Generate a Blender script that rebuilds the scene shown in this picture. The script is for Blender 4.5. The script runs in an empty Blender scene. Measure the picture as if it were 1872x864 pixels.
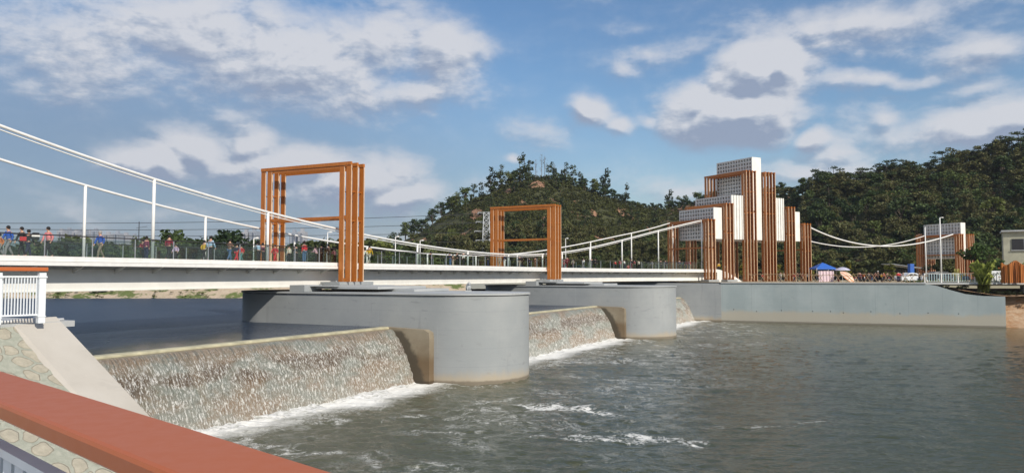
import bpy, bmesh, math, random
import numpy as np
from mathutils import Vector, Matrix
random.seed(7); rng = np.random.default_rng(7)
C = bpy.context.scene
COL = C.collection
R = math.radians
PITCH = math.atan(71/1400)
# ------------------------------------------------------------------ camera
cd = bpy.data.cameras.new('camera'); cam = bpy.data.objects.new('camera', cd); COL.objects.link(cam)
cd.sensor_width = 36; cd.lens = 36*1400/1872; cd.clip_start = 0.05; cd.clip_end = 9000
cam.location = (0, 0, 0); cam.rotation_euler = (R(90)+PITCH, 0, 0)
C.camera = cam
# ------------------------------------------------------------------ node helper
class S:
    """a socket with arithmetic"""
    def __init__(s, t, o): s.t = t; s.o = o
    def _m(s, op, *a, clamp=False):
        n = s.t.nodes.new('ShaderNodeMath'); n.operation = op; n.use_clamp = clamp
        for i, v in enumerate((s,)+a):
            if isinstance(v, S): s.t.links.new(v.o, n.inputs[i])
            else: n.inputs[i].default_value = v
        return S(s.t, n.outputs[0])
    def __add__(s, b): return s._m('ADD', b)
    __radd__ = __add__
    def __sub__(s, b): return s._m('SUBTRACT', b)
    def __mul__(s, b): return s._m('MULTIPLY', b)
    __rmul__ = __mul__
    def __truediv__(s, b): return s._m('DIVIDE', b)
    def neg(s): return s._m('MULTIPLY', -1.0)
    def abs(s): return s._m('ABSOLUTE')
    def clamp(s): return s._m('ADD', 0.0, clamp=True)
    def pow(s, e): return s._m('POWER', e)
    def step(s, a, b, lo=0.0, hi=1.0, kind='SMOOTHSTEP'):
        n = s.t.nodes.new('ShaderNodeMapRange'); n.interpolation_type = kind; n.clamp = True
        s.t.links.new(s.o, n.inputs[0])
        for i, v in enumerate((a, b, lo, hi)): n.inputs[i+1].default_value = v
        return S(s.t, n.outputs[0])
def link(t, v, inp):
    if isinstance(v, S): t.links.new(v.o, inp)
    elif isinstance(v, (tuple, list)) and len(v) == 3 and inp.type == 'RGBA': inp.default_value = (*v, 1)
    else: inp.default_value = v
def mix(t, f, a, b, blend='MIX'):
    n = t.nodes.new('ShaderNodeMix'); n.data_type = 'RGBA'; n.blend_type = blend
    link(t, f, n.inputs[0]); link(t, a, n.inputs[6]); link(t, b, n.inputs[7])
    return S(t, n.outputs[2])
def comb(t, x, y, z):
    n = t.nodes.new('ShaderNodeCombineXYZ')
    for i, v in enumerate((x, y, z)): link(t, v, n.inputs[i])
    return S(t, n.outputs[0])
def sep(t, v):
    n = t.nodes.new('ShaderNodeSeparateXYZ'); t.links.new(v.o, n.inputs[0])
    return [S(t, o) for o in n.outputs]
def coord(t, which='Object'):
    if which == 'World':
        n = t.nodes.new('ShaderNodeNewGeometry'); return S(t, n.outputs['Position'])
    n = t.nodes.new('ShaderNodeTexCoord'); return S(t, n.outputs[which])
def mapping(t, v, loc=(0,0,0), rot=(0,0,0), scale=(1,1,1), kind='POINT'):
    n = t.nodes.new('ShaderNodeMapping'); n.vector_type = kind
    t.links.new(v.o, n.inputs[0]); n.inputs[1].default_value = loc; n.inputs[2].default_value = rot; n.inputs[3].default_value = scale
    return S(t, n.outputs[0])
def noise(t, v, scale, detail=4, rough=.5, dist=0.0, out=0):
    n = t.nodes.new('ShaderNodeTexNoise'); t.links.new(v.o, n.inputs['Vector'])
    n.inputs['Scale'].default_value = scale; n.inputs['Detail'].default_value = detail
    n.inputs['Roughness'].default_value = rough; n.inputs['Distortion'].default_value = dist
    return S(t, n.outputs[out])
def bump(t, h, strength=.3, dist=.1, normal=None):
    n = t.nodes.new('ShaderNodeBump'); n.inputs['Strength'].default_value = strength; n.inputs['Distance'].default_value = dist
    t.links.new(h.o, n.inputs['Height'])
    if normal: t.links.new(normal.o, n.inputs['Normal'])
    return S(t, n.outputs[0])
def new_mat(name):
    m = bpy.data.materials.new(name); m.use_nodes = True; t = m.node_tree
    return m, t, t.nodes['Principled BSDF']
MATS = {}
def simple(name, c, rough=.6, metal=0.0, var=.12, scale=3.0, bmp=0.0, bscale=20., spec=.5):
    """flat-ish painted or cloth surface with a little uneven tone"""
    if name in MATS: return MATS[name]
    m, t, b = new_mat(name)
    p = coord(t, 'World'); n = noise(t, p, scale, 5, .6)
    dark = tuple(x*(1-var*1.6) for x in c); lite = tuple(min(1, x*(1+var)) for x in c)
    link(t, mix(t, n.step(.3, .7, kind='LINEAR'), dark, lite), b.inputs['Base Color'])
    b.inputs['Roughness'].default_value = rough; b.inputs['Metallic'].default_value = metal
    b.inputs['Specular IOR Level'].default_value = spec
    if bmp: link(t, bump(t, noise(t, p, bscale, 4, .6), bmp, .02), b.inputs['Normal'])
    MATS[name] = m
    return m
# ------------------------------------------------------------------ world sky with clouds
SUN_EL = R(34); SUN_H = (0.602, -0.799)
w = bpy.data.worlds.new('World'); C.world = w; w.use_nodes = True
t = w.node_tree; bg = t.nodes['Background']
sky = t.nodes.new('ShaderNodeTexSky'); sky.sky_type = 'NISHITA'; sky.sun_disc = False
sky.sun_elevation = SUN_EL; sky.sun_rotation = math.atan2(SUN_H[0], SUN_H[1])
sky.air_density = 1.25; sky.dust_density = .5; sky.ozone_density = 4.0; sky.altitude = 60
def aed(px, py, h=503):
    az = math.atan((px-936)/1400); return az, math.atan((h-py)/1400*math.cos(az))
BLOBS = [ # px, py, rx, ry, weight
 (120,70,300,120,.62),(330,60,260,120,.8),(520,100,300,130,.85),(690,70,210,100,.8),(815,85,105,80,.95),(760,160,170,60,.62),
 (600,180,260,70,.5),(420,200,170,60,.42),(450,225,110,28,.4),(130,190,160,60,.12),(600,20,300,60,.5),
 (290,292,95,48,1.1),(350,268,110,58,.95),(470,268,70,50,.8),(450,300,170,60,.72),(560,305,150,48,.95),(650,330,150,55,1.0),(740,362,110,42,.95),(600,365,260,55,.35),
 (1075,195,52,46,.95),(1120,228,50,28,.7),(985,235,150,44,.42),(1010,262,120,30,.3),(940,285,30,16,.6),
 (1390,140,110,72,1.5),(1435,125,60,58,1.3),(1290,185,90,56,1.1),(1350,205,135,74,1.5),(1340,240,110,40,1.0),
 (1620,30,330,62,.62),(1460,20,140,50,.4),(1500,85,200,26,.42),(1800,80,170,42,.6),(1620,137,230,24,.62),(1790,150,200,28,.4),
 (1160,40,180,36,.3),(1200,85,170,44,.42),(1155,110,40,40,.55),(1190,215,40,20,.4),
 (1780,235,200,62,.82),(1870,210,120,60,.85),(1640,255,190,70,.6),(1640,210,60,36,.6),(1495,262,48,34,.85),(1540,285,110,44,.55),(1480,322,220,40,.6),
 (620,440,300,60,.30),(1240,345,260,42,.45),(880,345,200,40,.3),(150,372,90,60,.34),(280,395,120,44,.36),(560,400,400,40,.3),(1000,320,160,30,.3)]
def cloud_group():
    g = bpy.data.node_groups.new('cloud_density', 'ShaderNodeTree')
    g.interface.new_socket('P', in_out='INPUT', socket_type='NodeSocketVector')
    g.interface.new_socket('D', in_out='OUTPUT', socket_type='NodeSocketFloat')
    gi = g.nodes.new('NodeGroupInput'); go = g.nodes.new('NodeGroupOutput')
    p = S(g, gi.outputs[0])
    nn = noise(g, p, 9.0, 3, .55, out=1)
    off = g.nodes.new('ShaderNodeVectorMath'); off.operation = 'MULTIPLY_ADD'
    g.links.new(nn.o, off.inputs[0]); off.inputs[1].default_value = (.07, .045, 0); off.inputs[2].default_value = (-.035, -.0225, 0)
    ad = g.nodes.new('ShaderNodeVectorMath'); ad.operation = 'ADD'
    g.links.new(p.o, ad.inputs[0]); g.links.new(off.outputs[0], ad.inputs[1])
    q = S(g, ad.outputs[0]); tot = None
    for (x, y, rx, ry, wt) in BLOBS:
        az, el = aed(x, y)
        mp = mapping(g, q, loc=(az, el, 0), scale=(rx*1.35/1400, ry*1.35/1400, 1), kind='TEXTURE')
        gr = g.nodes.new('ShaderNodeTexGradient'); gr.gradient_type = 'QUADRATIC_SPHERE'; g.links.new(mp.o, gr.inputs[0])
        v = S(g, gr.outputs['Fac']).pow(.6) * wt
        tot = v if tot is None else tot._m('SMOOTH_MAX', v, .12)
    st = mapping(g, p, scale=(1, 1.9, 1))
    f = noise(g, st, 8.5, 10, .62, .15)
    b2 = noise(g, st, 32., 6, .62)
    back = sep(g, p)[0].abs().step(1.0, 1.4) * .42     # the rest of the sky has its own scattered clouds
    d = tot*1.25 + back + (f - .5)*1.25 + (b2 - .5)*.22
    g.links.new(d.o, go.inputs[0])
    return g
cg = cloud_group()
gen = coord(t, 'Generated')
X, Y, Z = sep(t, gen)
az = X._m('ARCTAN2', Y); hyp = (X*X + Y*Y)._m('SQRT'); el = Z._m('ARCTAN2', hyp)
def dens(dx, dy):
    n = t.nodes.new('ShaderNodeGroup'); n.node_tree = cg
    t.links.new(comb(t, az+dx, el+dy, 0.0).o, n.inputs[0]); return S(t, n.outputs[0])
d0 = dens(0, 0); d1 = dens(.007, .013); d2 = dens(.010, .078)
cover = (d0.step(.20, .78)*.86 + d0.step(-.05, .5)*.14) * el.step(-.01, .03)
thick = d2.step(.35, 1.7)
lit = ((d0 - d1)*3.6 + .74 - thick*.46).clamp()
skc = S(t, sky.outputs[0])
hsv = t.nodes.new('ShaderNodeHueSaturation'); t.links.new(skc.o, hsv.inputs['Color']); hsv.inputs['Saturation'].default_value = 1.12; hsv.inputs['Value'].default_value = 1.0
skc = mix(t, 1.0, S(t, hsv.outputs[0]), (.98, .965, 1.0), 'MULTIPLY')
cl = mix(t, lit.step(0,.55,kind='LINEAR'), (2.7, 3.2, 4.3), (4.2, 4.6, 5.4)); cl = mix(t, lit.step(.5,1.,kind='LINEAR'), cl, (6.0, 6.1, 6.5))
bz, be = aed(60, 400)
bank_ = mapping(t, comb(t, az, el, 0.0), loc=(bz, be, 0), scale=(.85, .30, 1), kind='TEXTURE')
bg_ = t.nodes.new('ShaderNodeTexGradient'); bg_.gradient_type = 'SPHERICAL'; t.links.new(bank_.o, bg_.inputs[0])
bankf = S(t, bg_.outputs['Fac']).step(0, .7)*.75          # distant rain bank low on the left
skb = mix(t, bankf, skc, (1.75, 2.35, 3.45))
final = mix(t, cover*.93, skb, cl)
link(t, final, bg.inputs['Color']); bg.inputs['Strength'].default_value = .095
# ------------------------------------------------------------------ sun
sd = bpy.data.lights.new('sun', 'SUN'); sd.energy = 3.6; sd.angle = R(.6); sd.color = (1, .93, .82)
so = bpy.data.objects.new('sun', sd); COL.objects.link(so)
sv = Vector((SUN_H[0]*math.cos(SUN_EL), SUN_H[1]*math.cos(SUN_EL), math.sin(SUN_EL)))
so.rotation_euler = sv.to_track_quat('Z', 'Y').to_euler(); so.location = (40, -40, 60)
C.view_settings.view_transform = 'Standard'; C.view_settings.look = 'None'; C.view_settings.gamma = 1
C.view_settings.use_curve_mapping = False; C.view_settings.exposure = 0.25
C.cycles.max_bounces = 6; C.cycles.transparent_max_bounces = 12; C.cycles.diffuse_bounces = 2; C.cycles.glossy_bounces = 3
C.cycles.volume_bounces = 0; C.cycles.caustics_reflective = False; C.cycles.caustics_refractive = False
C.cycles.sample_clamp_indirect = 4.0
# ------------------------------------------------------------------ projection helpers (world <-> photo pixel, used only to read positions)
cp, sp = math.cos(PITCH), math.sin(PITCH)
def proj(x, y, z):
    zc = y*cp + z*sp; yc = -y*sp + z*cp
    return 936+1400*x/zc, 432-1400*yc/zc
def at(px, py, d):
    """point on the ray of (px,py) whose world Y is d"""
    u = (px-936)/1400; v = (432-py)/1400
    dy = cp - v*sp; dz = sp + v*cp
    return Vector((u/dy*d, d, dz/dy*d))
# ------------------------------------------------------------------ mesh helpers
class MB:
    def __init__(s): s.v = []; s.f = []; s.uv = None
    def add(s, vs, fs):
        o = len(s.v); s.v += [tuple(p) for p in vs]; s.f += [tuple(i+o for i in f) for f in fs]; return s
    def obox(s, c, ax, ay, az):
        """box: centre and three half-axis vectors"""
        c, ax, ay, az = map(Vector, (c, ax, ay, az)); vs = []
        for k in (-1, 1):
            for j in (-1, 1):
                for i in (-1, 1): vs.append(c+ax*i+ay*j+az*k)
        return s.add(vs, [(0,2,3,1),(4,5,7,6),(0,1,5,4),(2,6,7,3),(0,4,6,2),(1,3,7,5)])
    def box(s, x0, x1, y0, y1, z0, z1):
        return s.obox(((x0+x1)/2, (y0+y1)/2, (z0+z1)/2), ((x1-x0)/2,0,0), (0,(y1-y0)/2,0), (0,0,(z1-z0)/2))
    def bar(s, a, b, wd, ht, up=(0,0,1)):
        a, b = Vector(a), Vector(b); d = (b-a); L = d.length; d.normalize(); up = Vector(up)
        sd_ = d.cross(up)
        if sd_.length < 1e-4: sd_ = Vector((1,0,0))
        sd_.normalize(); u2 = sd_.cross(d)
        return s.obox((a+b)/2, d*L/2, sd_*wd/2, u2*ht/2)
    def tube(s, pts, r, n=8, caps=True):
        pts = [Vector(p) for p in pts]; rs = r if isinstance(r, (list, tuple)) else [r]*len(pts)
        rings = []; ref = Vector((0,0,1))
        for i, p in enumerate(pts):
            d = (pts[min(i+1, len(pts)-1)]-pts[max(i-1, 0)]).normalized()
            rf = ref if abs(d.z) < .95 else Vector((1,0,0))
            a = d.cross(rf).normalized(); b = a.cross(d)
            rings.append([p+(a*math.cos(2*math.pi*k/n)+b*math.sin(2*math.pi*k/n))*rs[i] for k in range(n)])
        vs = [q for rg in rings for q in rg]; fs = []
        for i in range(len(pts)-1):
            for k in range(n): fs.append((i*n+k, i*n+(k+1)%n, (i+1)*n+(k+1)%n, (i+1)*n+k))
        if caps: fs.append(tuple(range(n-1, -1, -1))); fs.append(tuple((len(pts)-1)*n+k for k in range(n)))
        return s.add(vs, fs)
    def prism(s, poly, z0, z1, caps=True):
        n = len(poly); vs = [(p[0], p[1], z0) for p in poly]+[(p[0], p[1], z1) for p in poly]
        fs = [(i, (i+1)%n, n+(i+1)%n, n+i) for i in range(n)]
        if caps: fs += [tuple(range(n-1, -1, -1)), tuple(range(n, 2*n))]
        return s.add(vs, fs)
    def sweep(s, frames, prof, closed=True, caps=True):
        """frames: list of functions (v,z)->point ; prof list of (v,z)"""
        n = len(prof); vs = [fr(*q) for fr in frames for q in prof]; fs = []
        m = n if closed else n-1
        for i in range(len(frames)-1):
            for k in range(m): fs.append((i*n+k, i*n+(k+1)%n, (i+1)*n+(k+1)%n, (i+1)*n+k))
        if caps and closed: fs.append(tuple(range(n-1, -1, -1))); fs.append(tuple((len(frames)-1)*n+k for k in range(n)))
        return s.add(vs, fs)
    def ball(s, c, rx, ry=None, rz=None, nu=8, nv=6):
        ry = ry or rx; rz = rz or rx; vs = []; fs = []
        for j in range(nv+1):
            th = math.pi*j/nv
            for i in range(nu):
                ph = 2*math.pi*i/nu
                vs.append((c[0]+rx*math.sin(th)*math.cos(ph), c[1]+ry*math.sin(th)*math.sin(ph), c[2]+rz*math.cos(th)))
        for j in range(nv):
            for i in range(nu): fs.append((j*nu+i, (j+1)*nu+i, (j+1)*nu+(i+1)%nu, j*nu+(i+1)%nu))
        return s.add(vs, fs)
    def build(s, name, mat, parent=None, smooth=False, bevel=0, fix=True):
        me = bpy.data.meshes.new(name); off = parent_world(parent)
        me.from_pydata([(p[0]-off[0], p[1]-off[1], p[2]-off[2]) for p in s.v], [], s.f)
        if fix:
            bm = bmesh.new(); bm.from_mesh(me)
            if bevel: bmesh.ops.bevel(bm, geom=[e for e in bm.edges], offset=bevel, segments=2, affect='EDGES', profile=.6)
            bmesh.ops.recalc_face_normals(bm, faces=bm.faces); bm.to_mesh(me); bm.free()
        if smooth: me.shade_smooth()
        if mat: me.materials.append(mat)
        o = bpy.data.objects.new(name, me); COL.objects.link(o)
        if parent: o.parent = parent
        return o
def parent_world(p):
    v = Vector((0,0,0))
    while p is not None: v = v+p.location; p = p.parent
    return v
def tag(o, label=None, cat=None, group=None, kind=None):
    if label: o['label'] = label
    if cat: o['category'] = cat
    if group: o['group'] = group
    if kind: o['kind'] = kind
    return o
def thing(name, label, cat, loc=(0,0,0), group=None):
    o = bpy.data.objects.new(name, None); COL.objects.link(o); o.location = loc; o.empty_display_size = .3
    return tag(o, label, cat, group)
KIDS = {}
def dup(root, loc, rotz=0, scale=1, label=None, group=None):
    def rec(o, par):
        c = o.copy(); COL.objects.link(c); c.parent = par
        for ch in list(o.children): rec(ch, c)
        return c
    r = rec(root, None); r.location = loc; r.rotation_euler = (0, 0, rotz); r.scale = (scale,)*3 if not isinstance(scale, tuple) else scale
    if label: r['label'] = label
    if group: r['group'] = group
    return r
# ------------------------------------------------------------------ materials
def concrete(name, c, c2, low=None, lowz=-6.3, streak=.55, rough=.8, form=True):
    m, t, b = new_mat(name); p = coord(t, 'World')
    n1 = noise(t, p, .35, 6, .6); n2 = noise(t, p, 4., 6, .65)
    st = noise(t, mapping(t, p, scale=(1.6, 1.6, .12)), 1.4, 5, .6)
    hz = noise(t, mapping(t, p, scale=(.25, .25, 2.2)), 1.5, 5, .65)
    col = mix(t, n1.step(.3, .7), c, c2)
    col = mix(t, st.step(.60, .80)*streak, col, tuple(x*.62 for x in c2))
    col = mix(t, hz.step(.62, .74)*streak*.8, col, tuple(x*.66 for x in c2))
    col = mix(t, n2.step(.62, .8)*.25, col, tuple(min(1, x*1.35) for x in c))
    drip = noise(t, mapping(t, p, scale=(5, 5, .06)), 1.0, 3, .6)
    col = mix(t, drip.step(.69, .72)*.45, col, tuple(min(1, x*1.5) for x in c))
    smg = noise(t, mapping(t, p, scale=(.9, .9, 2.6)), 1.0, 6, .7, .5)
    col = mix(t, smg.step(.60, .68)*.38*(1 if form else .4), col, tuple(x*.55 for x in c2))
    if form:   # formwork board joints, thin and faint
        z = sep(t, p)[2]
        fr = (z*(1/1.18))._m('FRACT').step(.0, .03, 1, 0)
        col = mix(t, fr*.26, col, tuple(x*.5 for x in c))
    if name == 'quay_concrete':
        xx, yy, _z = sep(t, p); al = xx*.9316 - yy*.3634
        jn = (al*(1/4.2))._m('FRACT').step(.0, .018, 1, 0)
        col = mix(t, jn*.45, col, tuple(x*.5 for x in c))
        blk = noise(t, mapping(t, p, scale=(.24,.24,0)), 1., 0)
        col = mix(t, blk.step(.45,.55)*.25, col, tuple(x*.82 for x in c))
    if low:
        z = sep(t, p)[2]
        k = (z + (n1-.5)*1.1 + (st-.5)*.7).step(lowz-.35, lowz+.35, 1, 0)
        col = mix(t, k*.8, col, low)
        k2 = (z + (n2-.5)*.15).step(-6.86, -6.72, 1, 0)
        col = mix(t, k2*.8, col, tuple(x*.35 for x in low))
    link(t, col, b.inputs['Base Color']); b.inputs['Roughness'].default_value = rough
    link(t, bump(t, n2*.6+hz*.6, .35, .03), b.inputs['Normal'])
    return m
M_pier = concrete('grey_concrete', (.295,.315,.322), (.345,.36,.362), (.42,.35,.25), -6.45)
M_quay = concrete('quay_concrete', (.30,.355,.365), (.36,.41,.415), (.42,.38,.30), -5.4, .30)
M_cope = concrete('coping_concrete', (.36,.38,.385), (.44,.45,.45), form=False)
M_oldc = concrete('stained_concrete', (.30,.26,.19), (.20,.155,.10), (.14,.09,.045), -5.2, .95, form=False)
M_white = simple('white_paint', (.80,.79,.76), .38, 0, .05, 2.)
M_girder = simple('cream_girder_paint', (.80,.785,.735), .5, 0, .05, .8)
M_deckg = simple('deck_surface', (.42,.40,.38), .8)
def rust_wood():
    m, t, b = new_mat('orange_painted_steel'); p = coord(t, 'World')
    g = noise(t, mapping(t, p, scale=(4, 4, .35)), 2.2, 6, .6)
    col = mix(t, g.step(.3, .7), (.40,.122,.018), (.49,.165,.028))
    col = mix(t, noise(t, p, 1.1, 4).step(.55,.75)*.35, col, (.30,.085,.02))
    link(t, col, b.inputs['Base Color']); b.inputs['Roughness'].default_value = .42
    link(t, bump(t, g, .15, .02), b.inputs['Normal'])
    return m
M_orange = rust_wood()
M_sunedge = simple('sunlit_edge_tone', (.68,.46,.30), .4)  # paler orange: sunlight on the narrow column faces, put into the colour
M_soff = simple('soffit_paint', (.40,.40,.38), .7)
M_dark = simple('dark_metal', (.03,.03,.032), .5)
M_steel = simple('galvanised_steel', (.45,.47,.48), .45, .6)
def glass():
    m, t, b = new_mat('tinted_glass'); nt = t.nodes
    tr = nt.new('ShaderNodeBsdfTransparent'); tr.inputs[0].default_value = (.84,.89,.875,1)
    gl = nt.new('ShaderNodeBsdfGlossy'); gl.inputs['Roughness'].default_value = .03; gl.inputs[0].default_value = (.8,.85,.85,1)
    mx = nt.new('ShaderNodeMixShader'); mx.inputs[0].default_value = .05; t.links.new(tr.outputs[0], mx.inputs[1]); t.links.new(gl.outputs[0], mx.inputs[2])
    t.links.new(mx.outputs[0], nt['Material Output'].inputs[0]); nt.remove(b)
    return m
M_glass = glass()
# ------------------------------------------------------------------ plan of the river works
B = Vector((.4494, .8933, 0)); U = Vector((.8933, -.4494, 0))      # along the bridge, downstream
A1 = Vector((-4.9, 50.0, 0)); SP = 39.5
ZC, ZW = -3.5, -7.0
CREST0 = A1 - U*3.65                                               # crest line meets the first pier here
# ---------------- water
def water_mat(name, deep, kind):
    m, t, b = new_mat(name); p = coord(t, 'World')
    x, y, z = sep(t, p)
    if kind == 'down':
        dist = (x - CREST0.x)*U.x + (y - CREST0.y)*U.y - 2.0        # metres downstream of the weir foot
        along = (x - CREST0.x)*B.x + (y - CREST0.y)*B.y
        rot = mapping(t, p, rot=(0, 0, R(-8)), scale=(.62, 1.35, 1))
        w1 = noise(t, rot, .45, 2, .5, .4); w2 = noise(t, rot, 1.5, 4, .55, .4); w3 = noise(t, p, 7., 4, .6)
        rough_near = dist.step(0., 30., 1.7, .9)
        w0 = noise(t, mapping(t, p, rot=(0,0,R(-5)), scale=(.10,.30,1)), 1.0, 2, .5, .3)
        far = dist.step(5., 70., .0, 1.)
        h = w2*.5*rough_near + w3*.16*rough_near
        nrm = bump(t, h, 1.0, .16)
        # foam: boil at the foot, torn streaks further out
        warp = noise(t, p, .22, 3, .5, out=1)
        vm = t.nodes.new('ShaderNodeVectorMath'); vm.operation = 'MULTIPLY_ADD'
        t.links.new(warp.o, vm.inputs[0]); vm.inputs[1].default_value = (6, 6, 0); t.links.new(p.o, vm.inputs[2])
        wp = S(t, vm.outputs[0])
        web = noise(t, wp, .9, 7, .68, .8); web2 = noise(t, p, 3.4, 5, .7, 1.2)
        ridge = (web - .5).abs().step(0., .07, 1, 0)
        patch = noise(t, wp, .16, 3, .5)
        foot = (dist + (patch-.5)*4.0 + (web-.5)*4.).step(.2, 5.2, 1, 0)
        boil = (foot*1.75 + (web2-.5)*1.2 + (web-.5)*1.6 - .45).clamp()
        zone = dist.step(3., 27., 1, 0)*along.step(95., 70., 0, 1)
        fine = (web2 - .5).abs().step(0., .10, 1, 0)*(web.step(.46, .62))
        torn = fine*zone*patch.step(.38, .58)*.8
        # two drifting rafts of foam
        def raft(cx, cy, rx, ry, a):
            q = mapping(t, wp, loc=(cx+3, cy+3, 0), rot=(0,0,a), scale=(rx, ry, 1e4), kind='TEXTURE')
            g = t.nodes.new('ShaderNodeTexGradient'); g.gradient_type = 'SPHERICAL'; t.links.new(q.o, g.inputs[0]); return S(t, g.outputs['Fac'])
        rf = raft(2.2, 41.0, 4.2, 1.7, R(-25))._m('MAXIMUM', raft(4.6, 33.5, 5.0, 1.6, R(-10)))._m('MAXIMUM', raft(12.5, 35.5, 4.0, 1.0, R(0))*.45)
        rft = ((rf*1.9)._m('MINIMUM', 1.0)*1.3 + (web-.5)*4.2 + (web2-.5)*4.2 + fine*.35 - .80).clamp()*.62
        foam = boil._m('MAXIMUM', torn)._m('MAXIMUM', rft.step(.05, .8))
        foam = foam*x.step(38., 30., 0, 1)
        silt = noise(t, p, .06, 3).step(.35, .65)
        base = mix(t, silt, deep, (.052,.058,.026))
        base = mix(t, dist.step(0, 22, .75, 0), base, (.13,.13,.09))
        col = mix(t, foam, base, (.86,.85,.80))
        link(t, col, b.inputs['Base Color'])
        link(t, foam.step(0, 1, .07, .8), b.inputs['Roughness'])
        b.inputs['IOR'].default_value = 1.33
        link(t, nrm, b.inputs['Normal'])
    else:
        q = mapping(t, p, rot=(0,0,R(-27)), scale=(.8, 1.6, 1))
        h = noise(t, q, 1.3, 4, .55, .3)*.5 + noise(t, p, 5.5, 4, .6)*.28
        calm = noise(t, p, .05, 2).step(.4, .6, .55, 1.0)
        link(t, bump(t, h*calm, 1.0, .55), b.inputs['Normal'])
        link(t, mix(t, .5, deep, deep), b.inputs['Base Color'])
        lx = ((x-CREST0.x)*U.x+(y-CREST0.y)*U.y)*-1.0
        link(t, (lx + noise(t, p, .09, 3)*14).step(9., 17., .05, .34), b.inputs['Roughness']); b.inputs['IOR'].default_value = 1.33
    return m
M_river = water_mat('river_water', (.055,.058,.026), 'down')
M_lake = water_mat('reservoir_water', (.032,.046,.072), 'up')
cr = lambda k: CREST0 + B*k + U*.55
def wave_height(x, y):
    r = np.random.default_rng(3); h = np.zeros_like(x)
    wx = x + .9*np.sin(y*.31+1.2) + .5*np.sin(x*.23-y*.17); wy = y + .8*np.sin(x*.27+.4) + .45*np.sin(x*.11+y*.37)
    for i in range(64):
        lam = .34*(9.5**(i/63)); k = 2*math.pi/lam; a_ = R(90)+r.normal()*.62; sl = .028*(1.25 if lam < 1.4 else .75)
        amp = sl/k; ph = r.uniform(0, 6.28)
        g = .55+.45*np.sin(x*r.uniform(-.4,.4)+y*r.uniform(-.4,.4)+r.uniform(0,6.28))     # wave groups
        s_ = np.sin(k*(wx*math.cos(a_)+wy*math.sin(a_))+ph); h += amp*g*(s_+.25*np.cos(2*(k*(wx*math.cos(a_)+wy*math.sin(a_))+ph)))
    return h
nc_, nr_ = 1000, 640
pxs_ = np.concatenate([np.linspace(-900, -60, 60)[:-1], np.linspace(-60, 1940, nc_-120), np.linspace(1940, 3000, 62)[1:]]); nc_ = len(pxs_)
pys_ = np.linspace(575, 1180, nr_); dd = -ZW*1400/(pys_-503)
dd = np.concatenate([[400, 250], dd]); nr_ = len(dd)
GXg = (pxs_[None,:]-936)/1400*dd[:,None]; GYg = np.repeat(dd[:,None], nc_, 1)
dw = (GXg-CREST0.x)*U.x+(GYg-CREST0.y)*U.y-2.0
gain = .78+1.0*np.clip(1-dw/26, 0, 1)
GZg = ZW + wave_height(GXg, GYg)*gain
vv = np.stack([GXg, GYg, GZg], 2).reshape(-1,3); idx = np.arange(nr_*nc_).reshape(nr_, nc_)
ff = np.stack([idx[:-1,:-1], idx[1:,:-1], idx[1:,1:], idx[:-1,1:]], 2).reshape(-1,4)
nV = len(vv); vv = np.concatenate([vv, [(-60,-60,ZW-.25),(900,-60,ZW-.25),(900,400,ZW-.25),(-60,400,ZW-.25)]]); ff = np.concatenate([ff, [[nV,nV+1,nV+2,nV+3]]])
me = bpy.data.meshes.new('river_water'); me.vertices.add(len(vv)); me.vertices.foreach_set('co', vv.astype(np.float32).ravel())
me.loops.add(len(ff)*4); me.loops.foreach_set('vertex_index', ff.astype(np.int32).ravel()); me.polygons.add(len(ff))
me.polygons.foreach_set('loop_start', np.arange(0, len(ff)*4, 4, dtype=np.int32)); me.polygons.foreach_set('loop_total', np.full(len(ff), 4, dtype=np.int32))
me.update(); me.validate(); me.shade_smooth(); me.materials.append(M_river)
o = bpy.data.objects.new('river_water', me); COL.objects.link(o); tag(o, kind='structure')
c0, c1 = CREST0 - B*80, CREST0 + B*95
mb = MB(); mb.add([(c0.x, c0.y, ZC+.03), (c1.x, c1.y, ZC+.03), (c1.x-300, c1.y+220, ZC+.03), (-700, 250, ZC+.03), (-700, -20, ZC+.03)], [(0,1,2,3,4)])
tag(mb.build('reservoir_water', M_lake), kind='structure')
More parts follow.
